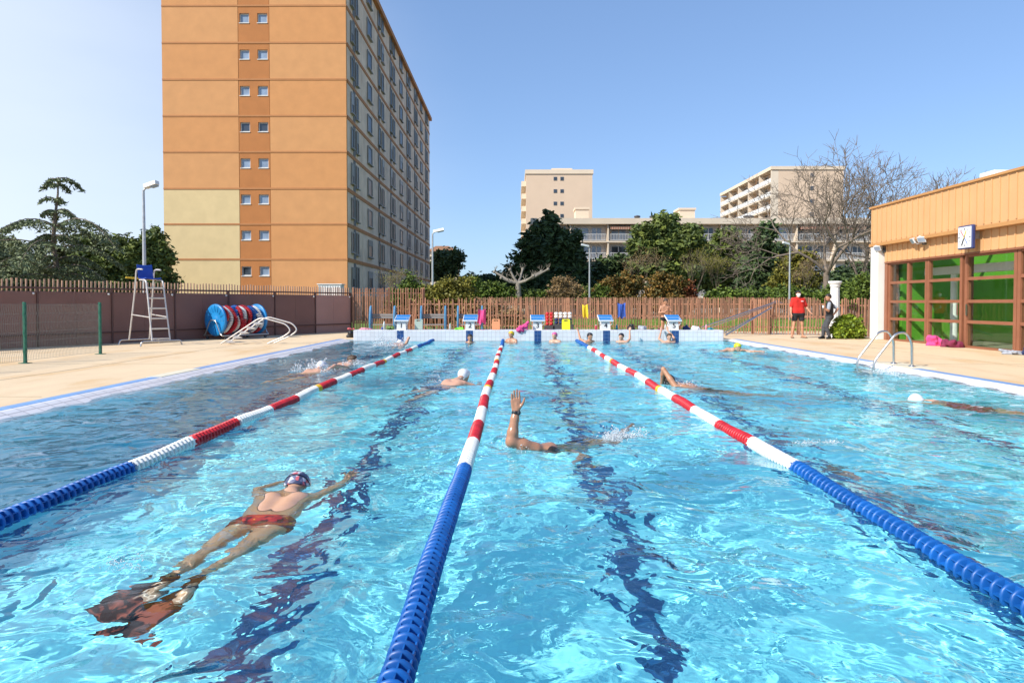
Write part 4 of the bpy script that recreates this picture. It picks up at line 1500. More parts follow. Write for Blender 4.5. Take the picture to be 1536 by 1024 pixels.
M['pink'] = pm('pink_cloth', (.72, .07, .24), .9, .2, 14, bump=.3)
M['coral'] = pm('coral_cloth', (.66, .14, .14), .9, .2, 14, bump=.3)
M['rose'] = pm('rose_cloth', (.72, .28, .34), .9, .2, 14, bump=.3)
M['lime'] = pm('lime_cloth', (.25, .72, .06), .8, .2, 14, bump=.3)
M['olive'] = pm('olive_green', (.14, .24, .06), .6, .3, 20)
M['navy'] = pm('navy_cloth', (.02, .035, .12), .85, .2, 14, bump=.3)
M['blue_cl'] = pm('blue_cloth', (.03, .09, .38), .85, .25, 14, bump=.3)
M['yellow_cl'] = pm('yellow_cloth', (.75, .55, .03), .8, .2, 14, bump=.3)
M['maroon'] = pm('maroon_cloth', (.20, .02, .06), .8, .2, 14, bump=.3)
M['grey_cl'] = pm('grey_cloth', (.35, .37, .42), .85, .35, 22, bump=.3)
M['white_cl'] = pm('white_cloth', (.70, .72, .76), .85, .1, 14, bump=.3)
M['teal'] = pm('teal_plastic', (.02, .25, .30), .5, .1, 9)
M['clear_pl'] = pm('milky_bottle', (.45, .5, .48), .25, .1, 9)
M['red_pl'] = pm('red_bottle', (.45, .03, .06), .35, .1, 9)
WT = .387
YW = PY1 + .45
X_ = lambda px, Yd=YW: at(px, 0, Yd).x
lump('towel', 'small coral red towel lying on the left end of the tiled wall', 'towel', (X_(527), YW, WT), (.16, .14, .07), M['coral'], 1)
lump('towel', 'long flat rose pink towel on the tiled wall left of block 1', 'towel', (X_(545), YW, WT), (.36, .2, .07), M['rose'], 2, n=14)
lump('flipper_bag', 'dark green net bag of flippers beside starting block 1', 'bag', (X_(584), YW, WT), (.2, .16, .13), M['olive'], 3)
lump('towel', 'bright lime green towel heaped left of starting block 2', 'towel', (X_(689), YW, WT), (.18, .16, .1), M['lime'], 4)
lump('bag', 'black rucksack on the wall between blocks 4 and 5', 'bag', (X_(947), YW + .1, WT), (.14, .14, .22), M['black'], 5)
lump('bag', 'grey striped bag beside the black rucksack', 'bag', (X_(964), YW + .1, WT), (.16, .15, .16), M['grey_cl'], 6)
lump('flip_flops', 'flat black flip flops right of the striped bag', 'footwear', (X_(979), YW, WT), (.16, .1, .04), M['black'], 7, n=6)
lump('bag', 'dark bag on the wall just right of starting block 5', 'bag', (X_(1031), YW + .1, WT), (.16, .14, .19), M['navy'], 8)
lump('bag', 'pale grey bag between the dark bag and the pink bottle', 'bag', (X_(1047), YW + .1, WT), (.19, .14, .14), M['white_cl'], 9)
lump('towel', 'maroon towel on the deck beside the boy behind block 5', 'towel', (X_(993), YW + .15, WT), (.15, .12, .05), M['maroon'], 10)


def bottle(px, label, mat, hgt=.24, r=.035, cap='white_paint', Yd=YW, z=WT):
    p = (X_(px, Yd), Yd, z)
    r_ = empty('bottle', p, label, 'bottle')
    mb = MB(); mb.lathe([(0, 0), (r, .004), (r, hgt * .66), (r * .75, hgt * .78), (r * .4, hgt * .86), (r * .4, hgt * .9), (0, hgt * .9)], p, (0, 0, 1), 14); mb.build('body', M[mat], r_)
    mb = MB(); mb.lathe([(r * .48, hgt * .9), (r * .48, hgt), (0, hgt)], p, (0, 0, 1), 12); mb.build('cap', M[cap], r_)


bottle(576, 'tall milky bottle on the wall left of starting block 1', 'clear_pl', .30, .045)
bottle(573, 'small blue bottle beside the tall milky one', 'blue_cl', .11, .03)
bottle(675, 'slim milky bottle between the lime towel and bench', 'clear_pl', .22, .035)
bottle(894, 'red bottle on the wall between blocks 3 and 4', 'red_pl', .18, .04)
bottle(925, 'teal bottle standing right of starting block 4', 'teal', .2, .04)
bottle(998, 'steel coloured bottle left of block 5, in front of the boy', 'clear_pl', .2, .035)
bottle(1059, 'pink bottle near the right end of the tiled wall', 'rose', .19, .035)
lump('beaker_bag', 'small teal pouch at the right end of the row of bags', 'bag', (X_(1066), YW, WT), (.1, .09, .08), M['teal'], 11)

def kickboard(px, label, mat, lean=.12):
    x = X_(px); z = WT; y = YW - .05
    r_ = empty('kickboard', (x, y, z), label, 'kickboard')
    u = Vector((0, math.sin(lean), math.cos(lean))); nn = Vector((0, -math.cos(lean), math.sin(lean))); xx = Vector((1, 0, 0))
    mb = MB(); c = Vector((x, y, z))
    # board with a hand slot near the top, built round the slot
    mb.obox(c + u * .155, xx, u, nn, (.15, .15, .018), .01)
    for sx in (-1, 1):
        mb.obox(c + u * .33 + xx * (.11 * sx), xx, u, nn, (.04, .022, .018), .004)
    mb.obox(c + u * .365, xx, u, nn, (.138, .018, .018), .008)
    mb.build('board', mat, r_)


kickboard(628, 'grey-green kickboard with hand slot leaning on the wall right of block 1', pm('sage_foam', (.34, .42, .36), .8))
kickboard(744, 'orange kickboard with hand slot leaning on the tiled wall', pm('orange_foam', (.68, .28, .13), .8))
kickboard(849, 'bright yellow kickboard in front of the stacked floats', pm('yellow_foam', (.74, .72, .02), .8))


def hung_cloth(name, label, cat, px0, px1, py0, py1, Yd, mat, seed=0, sag=.06, thick=.03, n=12):
    """a towel or bag hanging against something: folds in depth, uneven hem, real thickness"""
    rr = random.Random(seed)
    a = at(px0, py0, Yd); b_ = at(px1, py1, Yd)
    w_, hgt = b_.x - a.x, a.z - b_.z
    ph = rr.uniform(0, 6)
    vs = []
    for side in (0, 1):
        for j in range(n + 1):
            for i in range(n + 1):
                s1, t1 = i / n, j / n
                wid = 1 - .14 * math.sin(t1 * 2.2 + ph) ** 2
                x = a.x + w_ * (.5 + (s1 - .5) * wid) + .015 * math.sin(3 * t1 + ph)
                z = a.z - hgt * t1 * (1 - .15 * math.sin(5 * s1 + ph) ** 2) - sag * math.sin(PI * s1) * (1 - t1)
                y = Yd - .03 * math.sin(9 * s1 + 2 * t1 + ph) - .02 * math.sin(17 * s1 + ph) - (thick + .04 * math.sin(PI * t1) if side else 0)
                vs.append((x, y, z))
    N = (n + 1) ** 2
    g = lambda s1, j, i: s1 * N + j * (n + 1) + i
    fs = []
    for s1 in (0, 1):
        for j in range(n):
            for i in range(n):
                fs.append((g(s1, j, i), g(s1, j, i + 1), g(s1, j + 1, i + 1), g(s1, j + 1, i)))
    for k in range(n):
        fs += [(g(0, 0, k), g(0, 0, k + 1), g(1, 0, k + 1), g(1, 0, k)), (g(0, n, k), g(0, n, k + 1), g(1, n, k + 1), g(1, n, k)),
               (g(0, k, 0), g(0, k + 1, 0), g(1, k + 1, 0), g(1, k, 0)), (g(0, k, n), g(0, k + 1, n), g(1, k + 1, n), g(1, k, n))]
    mb = MB(); mb.add(vs, fs, 0, True)
    o = mb.build(name, mat, None, org=tuple(a))
    tag(o, label, cat)
    return o


hung_cloth('towel', 'deep pink towel hung over the right end of the third bench', 'towel', 716, 729, 463, 487, 27.7, M['pink'], 3)
# pink towel sagging over the front edge of the tiled wall
tx = X_(784)
V, Q = sdf_mesh([((-.17, .0, .0), (-.05, .0, .07), .07, .085, .05), ((-.08, .02, .06), (.10, .04, .13), .085, .075, .05), ((.06, .05, .12), (.19, .08, .26), .07, .05, .05),
                 ((-.14, -.01, .0), (-.10, -.01, -.10), .06, .03, .05), ((-.02, .0, .02), (.02, -.01, -.06), .06, .04, .05), ((.1, .03, .1), (.16, .0, .02), .05, .03, .05)], .014)
V += .010 * np.sin(V[:, [1, 2, 0]] * 46)
o = np_mesh('towel', V + np.array((tx, PY1 - .01, .40)), Q, M['pink'], smooth=True, org=(tx, PY1 - .01, .40))
tag(o, 'crumpled hot pink towel hanging over the wall edge left of block 3', 'towel')
# things tied to the fence
hung_cloth('bag', 'blue bag hanging on the paling fence behind block 4', 'bag', 926, 938, 454, 478, 28.85, M['blue_cl'], 5, thick=.12)
hung_cloth('bag', 'slim yellow bag hanging on the paling fence between blocks 3 and 4', 'bag', 873, 882, 456, 478, 28.95, M['yellow_cl'], 6, thick=.08)
# stacks of pull floats standing on end behind the wall
Yf_ = 27.4
def float_stack(px0, px1, py0, py1, rows_, colsn, top, bottom, label):
    a = at(px0, py0, Yf_); b_ = at(px1, py1, Yf_)
    r_ = empty('pull_float_stack', ((a.x + b_.x) / 2, Yf_, b_.z), label, 'swim floats')
    dx = (b_.x - a.x) / colsn; dz = (a.z - b_.z) / rows_
    for k in range(rows_):
        for i in range(colsn):
            mb = MB(); z = b_.z + (k + .5) * dz; x = a.x + (i + .5) * dx
            mb.lathe([(0, -.11), (.028, -.11), (dx * .34, -.07), (dx * .34, .07), (.028, .11), (0, .11)], (x, Yf_, z + dz * .0), (0, 1, 0), 10)
            mb.lathe([(0, -dz * .48), (dx * .40, -dz * .42), (dx * .46, 0), (dx * .40, dz * .42), (0, dz * .48)], (x, Yf_ - .02, z), (0, 0, 1), 10)
            mb.build('pull_float', M[top if k >= rows_ / 2 else bottom], r_)
    mb = MB(); mb.bbox(a.x - .05, Yf_ - .15, DECK, b_.x + .05, Yf_ + .15, b_.z - .005, .01); mb.build('crate', M['dark_grey'], r_)
float_stack(818, 830, 468, 488, 4, 2, 'float_red', 'float_red', 'red swim floats stacked in two columns behind the pool wall')
float_stack(831, 858, 468, 486, 4, 4, 'float_white', 'navy', 'white over navy swim floats stacked behind the yellow kickboard')

# handrails leaning on the fence by the gate
hr = empty('leaning_ladder', at(1100, 480, 28.0), 'long silver ladder rails leaning against the fence gate, right of the bags', 'ladder')
lines = [((1052, 491, 26.2), (1157, 455, 28.2), .028), ((1066, 490.5, 26.6), (1160, 456, 28.3), .02), ((1088, 503, 26.0), (1157, 461, 28.15), .035), ((1086, 499, 26.3), (1152, 464, 28.25), .02)]
for a, b_, r_ in lines:
    p = at(*a); q = at(*b_); p.z = max(p.z, DECK + .02)
    mb = MB(); mb.tube(fillet([p, q, q + Vector((.22, .1, .10)), q + Vector((.42, .12, .02))], .1) if a[0] in (1052, 1066) else [p, q], r_, 10)
    mb.build('rail', M['steel'], hr)
for t in (.25, .45, .65, .85):
    p = at(*lines[0][0]).lerp(at(*lines[0][1]), t); q = at(*lines[1][0]).lerp(at(*lines[1][1]), t)
    mb = MB(); mb.tube([p, q], .014, 8); mb.build('rung', M['steel'], hr)

# white fluted column by the bush
cp = empty('column', (11.95, 25.6, DECK), 'white fluted stone-like column with capital, beside the man in black', 'column')
mb = MB()
n = 48
prof = [(.20, DECK + .02), (.19, .3), (.175, 1.2), (.155, 1.95)]
vs, fs = [], []
for r_, z in prof:
    for k in range(n):
        a = 2 * PI * k / n
        rr = r_ * (1 - .07 * (.5 + .5 * math.cos(12 * a)) ** 2)
        vs.append((11.95 + rr * math.cos(a), 25.6 + rr * math.sin(a), z))
for j in range(len(prof) - 1):
    for k in range(n):
        fs.append((j * n + k, j * n + (k + 1) % n, (j + 1) * n + (k + 1) % n, (j + 1) * n + k))
mb.add(vs, fs, 0, True); mb.build('shaft', M['white_paint'], cp)
mb = MB(); mb.lathe([(.155, 1.95), (.18, 1.97), (.17, 2.0), (.21, 2.08), (.235, 2.10), (.235, 2.17), (0, 2.17)], (11.95, 25.6, 0), (0, 0, 1), 28); mb.build('capital', M['white_paint'], cp)
mb = MB(); mb.lathe([(.27, DECK), (.27, DECK + .05), (.22, DECK + .09), (.19, DECK + .1)], (11.95, 25.6, 0), (0, 0, 1), 28); mb.build('base', M['white_paint'], cp)

# bags and towels by the glazing
lump('rucksack', 'bright pink rucksack on the deck against the glazing', 'bag', (12.72, 20.75, DECK), (.20, .30, .42), M['pink'], 14, n=16)
lump('bag', 'maroon sports bag lying between the pink rucksack and the door post', 'bag', (12.74, 20.05, DECK), (.2, .42, .24), M['maroon'], 15, n=16)
lump('towel', 'pale blue and white towels heaped by the glazing at the right edge', 'towel', (12.6, 17.25, DECK), (.32, .42, .12), M['grey_cl'], 16, n=16)
lump('bag', 'dark navy bag resting on the towels at the right edge', 'bag', (12.78, 16.9, DECK), (.2, .3, .22), M['navy'], 17, n=12)
lump('bag', 'black bag at the foot of the wall end, under the coral towel', 'bag', (X_(527, 25.4), 25.6, DECK), (.2, .2, .28), M['black'], 18)


# ================================================================== street lamps
def lamp(px, pt, Yd, label, side, hl=.9):
    top = at(px, pt, Yd)
    r_ = empty('street_lamp', (top.x, Yd, 0), label, 'street lamp', 'street lamps beyond the fences')
    mb = MB(); mb.tube([(top.x, Yd, 0), (top.x, Yd, top.z * .5), (top.x, Yd, top.z - .12)], [.085, .07, .05], 10); mb.build('pole', M['galv'], r_)
    mb = MB(); mb.tube([(top.x, Yd, top.z - .14), (top.x + side * .12, Yd, top.z - .02), (top.x + side * .3, Yd, top.z + .02)], .035, 8); mb.build('arm', M['galv'], r_)
    a = Vector((top.x + side * .05, Yd, top.z)); b_ = Vector((top.x + side * hl, Yd - .12, top.z + .13))
    d_ = (b_ - a).normalized(); rr = Vector((0, 1, 0)); uu = d_.cross(rr) if side < 0 else rr.cross(d_) * -1
    uu = Vector((-d_.z * side, 0, abs(d_.x))).normalized()
    mb = MB()
    mb.prism([a - uu * .05 - rr * .1, b_ - uu * .05 - rr * .19, b_ + uu * .10 - rr * .15, a + uu * .10 - rr * .08], (0, 0, 0), (0, .32, 0))
    mb.build('lamp_head', M['white_paint'], r_)
    mb = MB(); mb.prism([a + d_ * .25 - uu * .055, b_ - d_ * .04 - uu * .055, b_ - d_ * .06 - uu * .10, a + d_ * .28 - uu * .10], (0, -.08, 0), (0, .16, 0)); mb.build('lens', M['glass_blue'], r_)


lamp(216, 281, 27.0, 'tall street lamp with a white head, rising behind the lifeguard chair', 1, .62)
lamp(649, 348, 44, 'street lamp standing at the far corner of the ochre tower', 1, .75)
lamp(884, 370, 56, 'thin street lamp in front of the dark pine, left of the photinia bushes', -1, .7)
lamp(1183, 367, 54, 'pale thin street lamp standing left of the big bare tree', -1, .6)
# ================================================================== vegetation
def leaf_mat(name, col, isl=.35, tint=(1.3, 1.1, .7), rough=.6):
    return pm(name, col, rough, .25, .5, island=isl, tint=tint, spec=.3)


M['bark'] = pm('bark', (.20, .155, .12), .95, .3, 5, bump=.5)
M['bark_grey'] = pm('grey_bark', (.27, .235, .19), .95, .3, 4, bump=.5)
M['twig'] = pm('twig', (.21, .16, .115), .9, .25, 3)
L_PINE = leaf_mat('pine_needles', (.105, .15, .045))
L_DARK = leaf_mat('dark_needles', (.050, .088, .040), .4)
L_CEDAR = leaf_mat('cedar_needles', (.15, .18, .10), .35, (1.15, 1.1, .9))
L_OLIVE = leaf_mat('olive_leaves', (.16, .165, .035), .35)
L_HEDGE = leaf_mat('hedge_leaves', (.09, .145, .03), .4)
L_RED = leaf_mat('photinia_leaves', (.13, .13, .035), .4, (1.6, .75, .5))
L_BUSH = leaf_mat('bright_bush_leaves', (.16, .24, .025), .4)
L_DRY = leaf_mat('dry_leaves', (.23, .17, .10), .3)


def leaves(blobs, nclump, per, size, cr, seed, elong=1.8, droop=0.0, flat=.75, shell=.45):
    """leaf-sized faces gathered in clumps through the volume of several ellipsoids -> (verts, quads)"""
    r = np.random.default_rng(seed)
    vol = np.array([b[3] * b[4] * b[5] for b in blobs]) ** .8
    Vs = []
    for b, share in zip(blobs, vol / vol.sum()):
        n = max(3, int(nclump * share))
        d = r.normal(size=(n, 3)); d /= np.linalg.norm(d, axis=1)[:, None]
        rad = shell + (1 - shell) * r.random(n) ** .6
        rad *= 1 + .16 * r.normal(size=n)
        c = np.array(b[:3]) + d * rad[:, None] * np.array(b[3:6])
        k = r.integers(int(per * .5), int(per * 1.5) + 1, n)
        ci = np.repeat(np.arange(n), k)
        crs = cr * (.6 + .8 * r.random(n))
        p = c[ci] + r.normal(size=(len(ci), 3)) * crs[ci][:, None] * np.array([.55, .55, .55 * flat])
        Vs.append(p)
    P = np.concatenate(Vs)
    n = len(P)
    s = size * (.6 + .8 * r.random(n))[:, None]
    u = r.normal(size=(n, 3)); u[:, 2] = u[:, 2] * .6 - droop
    u /= np.linalg.norm(u, axis=1)[:, None]
    w = r.normal(size=(n, 3)); w -= u * (w * u).sum(1)[:, None]; w /= np.linalg.norm(w, axis=1)[:, None]
    a, b_ = u * s * elong * .5, w * s * .5
    Q = np.stack([P - a, P - .1 * a + b_, P + a, P - .1 * a - b_], 1).reshape(-1, 3)
    return Q, np.arange(4 * n).reshape(-1, 4)


def limbs(mb, p, d, L, r, depth, rr, spread=.5, up=.15, nb=(2, 3), shrink=.72, tips=None, rmin=.006, seg=3, thin=.6):
    pts = [Vector(p)]
    d = Vector(d).normalized()
    for i in range(seg):
        d = (d + Vector((rr.gauss(0, .11), rr.gauss(0, .11), rr.gauss(0, .07) + up * .12))).normalized()
        pts.append(pts[-1] + d * (L / seg))
    r1 = max(r * (thin if depth else .4), rmin * .6)
    n = 8 if r > .08 else (5 if r > .03 else 3)
    mb.tube(pts, [r + (r1 - r) * i / seg for i in range(seg + 1)], n, cap=False)
    if depth == 0:
        if tips is not None:
            tips.append(pts[-1])
        return
    k = rr.randint(*nb)
    ph = rr.uniform(0, 6.28)
    for i in range(k):
        a = ph + 2 * PI * i / k + rr.uniform(-.5, .5)
        u = d.orthogonal().normalized(); w = d.cross(u)
        nd = d + (u * math.cos(a) + w * math.sin(a)) * (spread * rr.uniform(.6, 1.3)) + Vector((0, 0, up))
        st = pts[-1] if i < 2 else pts[rr.randint(1, seg)]
        limbs(mb, st, nd, L * shrink * rr.uniform(.75, 1.15), max(r1 * rr.uniform(.75, .98), rmin), depth - 1, rr, spread, up, nb, shrink, tips, rmin, seg, thin)


def plant(name, label, cat, base, blobs, mat, nclump, per, size, cr, seed, trunk=None, group=None, bark='bark', **kw):
    """blobs are relative to base"""
    base = Vector(base)
    r_ = empty(name, base, label, cat, group)
    bl = [(b[0] + base.x, b[1] + base.y, b[2] + base.z, b[3], b[4], b[5]) for b in blobs]
    V, Q = leaves(bl, nclump, per, size, cr, seed, **kw)
    np_mesh('crown' if trunk else 'foliage', V, Q, mat, r_)
    rr = random.Random(seed)
    mb = MB()
    if trunk:
        h, r0 = trunk
        pts = [base + Vector((rr.uniform(-.1, .1) * i / 4 * h * .15, rr.uniform(-.1, .1) * i * .1, h * i / 5)) for i in range(6)]
        pts[0] = base.copy()
        mb.tube(pts, [r0 * (1 - .15 * i) for i in range(6)], 10)
        for b in bl:
            c = Vector(b[:3])
            t0 = pts[min(5, max(1, int((c.z - base.z - b[5] * .6) / h * 5)))]
            mid = t0.lerp(c, .55) + Vector((0, 0, .1 * b[5]))
            mb.tube([t0, mid, c], [r0 * .42, r0 * .28, r0 * .1], 6, cap=False)
            for _ in range(4):
                e = c + Vector((rr.uniform(-.8, .8) * b[3], rr.uniform(-.8, .8) * b[4], rr.uniform(-.5, .8) * b[5]))
                mb.tube([mid, mid.lerp(e, .6) + Vector((0, 0, .1)), e], [r0 * .2, r0 * .12, r0 * .04], 4, cap=False)
        mb.build('trunk', M[bark], r_)
    else:
        for _ in range(9):
            b = rr.choice(bl)
            e = Vector((b[0] + rr.uniform(-.6, .6) * b[3], b[1] + rr.uniform(-.6, .6) * b[4], b[2] + rr.uniform(-.2, .8) * b[5]))
            s0 = Vector((base.x + (e.x - base.x) * .3, base.y + (e.y - base.y) * .3, base.z))
            mb.tube([s0, s0.lerp(e, .5) + Vector((0, 0, .05)), e], [.03, .02, .008], 4, cap=False)
        mb.build('stems', M['twig'], r_)
    return r_


def crown_px(pts, Yd):
    """(px, py, half width px, half height px, depth) -> world ellipsoids"""
    out = []
    for px, py, hw, hh, dep in pts:
        c = at(px, py, Yd)
        out.append((c.x, Yd + dep, c.z, hw / F * Yd, hw / F * Yd, hh / F * Yd))
    return out


def tree_px(name, label, cat, pxb, Yd, pts, mat, nclump, per, size, cr, seed, trunk_r=.2, group='evergreen trees beyond the fence', **kw):
    b = at(pxb, 0, Yd); base = Vector((b.x, Yd, 0))
    W_ = crown_px(pts, Yd)
    rel = [(w[0] - base.x, w[1] - base.y, w[2], w[3], w[4], w[5]) for w in W_]
    top = max(w[2] + .3 * w[5] for w in W_)
    return plant(name, label, cat, base, rel, mat, nclump, per, size, cr, seed, trunk=(top, trunk_r), group=group, **kw)


# dark pine in front of the cream tower
tree_px('pine_tree', 'dense very dark pine with ragged pointed top, in front of the cream tower', 'tree', 822, 80,
        [(822, 345, 20, 24, 0), (800, 372, 22, 20, .5), (848, 366, 24, 18, -.5), (822, 385, 36, 26, 0), (793, 400, 24, 24, .6), (858, 395, 22, 26, 0), (826, 420, 46, 26, 0), (786, 425, 22, 18, 0), (866, 425, 18, 20, 0)],
        L_DARK, 620, 44, .28, .62, 1, .28, elong=2.6)
tree_px('pine_tree', 'open mid green pine with rounded clumps, centre of the long low block', 'tree', 998, 80,
        [(1000, 340, 18, 15, 0), (972, 352, 20, 16, .5), (1028, 356, 22, 16, -.5), (958, 372, 18, 14, 0), (1000, 375, 30, 18, 0), (1040, 378, 16, 14, .5), (990, 400, 34, 16, .4), (1018, 410, 24, 16, 0)],
        L_PINE, 420, 44, .27, .6, 2, .26, elong=2.6)
tree_px('pine_tree', 'slimmer green pine just right of the open pine', 'tree', 1088, 84,
        [(1088, 362, 16, 16, 0), (1070, 380, 16, 14, 0), (1104, 384, 16, 14, 0), (1086, 402, 26, 18, 0), (1080, 425, 24, 16, 0)],
        L_PINE, 260, 42, .27, .6, 3, .2, elong=2.6)
tree_px('cedar_tree', 'dark drooping conifer between the slim pine and the olive shrub', 'tree', 1146, 80,
        [(1147, 350, 12, 16, 0), (1140, 372, 20, 14, 0), (1158, 378, 18, 12, 0), (1142, 396, 28, 15, 0), (1150, 420, 32, 18, 0), (1122, 426, 16, 14, 0)],
        L_DARK, 330, 42, .26, .55, 4, .24, elong=2.4, droop=.5)
tree_px('olive_tree', 'yellowish olive green tree left of the bare tree trunk', 'tree', 1190, 72,
        [(1184, 398, 20, 18, 0), (1206, 392, 16, 16, 0), (1190, 420, 30, 20, 0), (1216, 418, 16, 16, 0)],
        L_OLIVE, 240, 40, .2, .5, 5, .12, bark='twig')
tree_px('evergreen_tree', 'dark leafy evergreen behind the photinia bushes', 'tree', 922, 86,
        [(905, 410, 26, 22, 0), (935, 405, 24, 24, 0), (920, 430, 40, 18, 0), (880, 428, 26, 16, 0)], L_DARK, 330, 40, .3, .6, 6, .2)
tree_px('evergreen_tree', 'dark evergreen filling the gap behind the slim pine', 'tree', 1060, 90,
        [(1046, 418, 26, 20, 0), (1062, 402, 18, 18, 0), (1110, 425, 26, 16, 0)], L_DARK, 260, 40, .3, .6, 7, .2)
tree_px('round_tree', 'dark rounded tree right beside the small pale house', 'tree', 672, 112,
        [(668, 396, 22, 18, 0), (680, 388, 14, 12, 0), (660, 408, 22, 14, 0)], L_DARK, 220, 40, .34, .7, 8, .2)
tree_px('evergreen_tree', 'low dark evergreen behind the pollarded plane tree', 'tree', 752, 92,
        [(735, 428, 30, 14, 0), (765, 424, 26, 18, 0), (708, 430, 24, 12, 0)], L_DARK, 230, 40, .3, .6, 9, .18)
tree_px('evergreen_tree', 'dark evergreen seen low between the bare trees at right', 'tree', 1290, 84,
        [(1262, 425, 24, 18, 0), (1290, 420, 24, 22, 0), (1320, 418, 20, 24, 0)], L_DARK, 260, 40, .3, .6, 10, .2)

# left group
tree_px('pine_tree', 'broad grey-green tree mass left of the tall street lamp', 'tree', 158, 52,
        [(135, 372, 22, 20, 0), (160, 376, 22, 20, .5), (185, 372, 20, 18, 0), (120, 396, 30, 20, 0), (160, 402, 36, 20, 0), (195, 400, 20, 20, 0), (150, 425, 60, 18, 0)],
        L_PINE, 560, 42, .16, .36, 11, .2, group='trees beyond the left wall', elong=2.4)
tree_px('pine_tree', 'darker pine squeezed between the street lamp and the ochre tower', 'tree', 226, 46,
        [(228, 362, 16, 16, 0), (210, 378, 18, 16, 0), (238, 384, 18, 18, 0), (220, 402, 30, 20, 0), (225, 426, 34, 16, 0)],
        L_PINE, 420, 42, .15, .33, 12, .2, group='trees beyond the left wall', elong=2.4)
tree_px('pine_tree', 'bushy dark tree filling the far left edge below the cedar', 'tree', 20, 50,
        [(-10, 378, 40, 24, 0), (30, 396, 36, 20, 0), (-30, 405, 40, 26, 0), (20, 422, 60, 18, 0), (80, 420, 40, 16, 0)],
        L_CEDAR, 600, 42, .16, .36, 13, .2, group='trees beyond the left wall', elong=2.4)

# the big layered cedar
cb = at(84, 0, 42); cb = Vector((cb.x, 42, 0))
cr_ = empty('cedar_tree', cb, 'tall sparse cedar with drooping layered branches at the far left', 'tree', 'trees beyond the left wall')
rr = random.Random(4)
mb = MB()
ztop = at(84, 266, 42).z
pts = [cb + Vector((.18 * math.sin(i * .9), 0, ztop * i / 9)) for i in range(10)]
mb.tube(pts, [.24 * (1 - i / 10.5) for i in range(10)], 9)
Vs = []
tiers = [(.985, 1.5), (.95, 1.25), (.85, .8), (.77, 1.0), (.67, 3.5), (.60, 2.1), (.52, 3.7), (.45, 2.9), (.38, 3.2), (.32, 2.6)]
r5 = np.random.default_rng(8)
for t, L in tiers:
    nb_ = 3 if t > .8 else 5
    ph = rr.uniform(0, 6)
    for k in range(nb_):
        a = ph + 2 * PI * k / nb_ + rr.uniform(-.4, .4)
        d = Vector((math.cos(a), math.sin(a), 0)); sd = Vector((-d.y, d.x, 0))
        l = L * rr.choice((.35, .7, .9, 1.1, 1.5)) * rr.uniform(.85, 1.15)
        o = cb + Vector((0, 0, ztop * t))
        rise = .16 if t < .85 else .22
        br = [o + d * (l * s1) + Vector((0, 0, rise * l * math.sin(s1 * 2.4) - .40 * l * s1 * s1)) for s1 in np.linspace(0, 1, 7)]
        mb.tube(br, [.05 * (1 - s1 * .85) for s1 in np.linspace(0, 1, 7)], 5, cap=False)
        n = int((130 if t > .62 else 150) * l)
        s1 = r5.random(n) ** .7 * .85 + .15
        f_i = s1 * 6; i0 = np.minimum(f_i.astype(int), 5); fr = f_i - i0
        B = np.array([tuple(p) for p in br])
        P = B[i0] * (1 - fr)[:, None] + B[i0 + 1] * fr[:, None]
        wid = .30 * l * (1 - .75 * s1) + .08
        lat = r5.normal(size=n) * wid * .55
        P = P + np.array(sd)[None] * lat[:, None]
        P[:, 2] -= np.abs(lat) * .35 + r5.random(n) * .16
        Vs.append(P)
mb.build('trunk', M['bark'], cr_)
P = np.concatenate(Vs); n = len(P)
u = r5.normal(size=(n, 3)); u[:, 2] = u[:, 2] * .4 - .55; u /= np.linalg.norm(u, axis=1)[:, None]
w_ = r5.normal(size=(n, 3)); w_ -= u * (w_ * u).sum(1)[:, None]; w_ /= np.linalg.norm(w_, axis=1)[:, None]
s1 = (.09 + .10 * r5.random(n))[:, None]
np_mesh('crown', np.stack([P - u * s1, P + w_ * s1 * .3, P + u * s1, P - w_ * s1 * .3], 1).reshape(-1, 3), np.arange(4 * n).reshape(-1, 4), L_CEDAR, cr_)


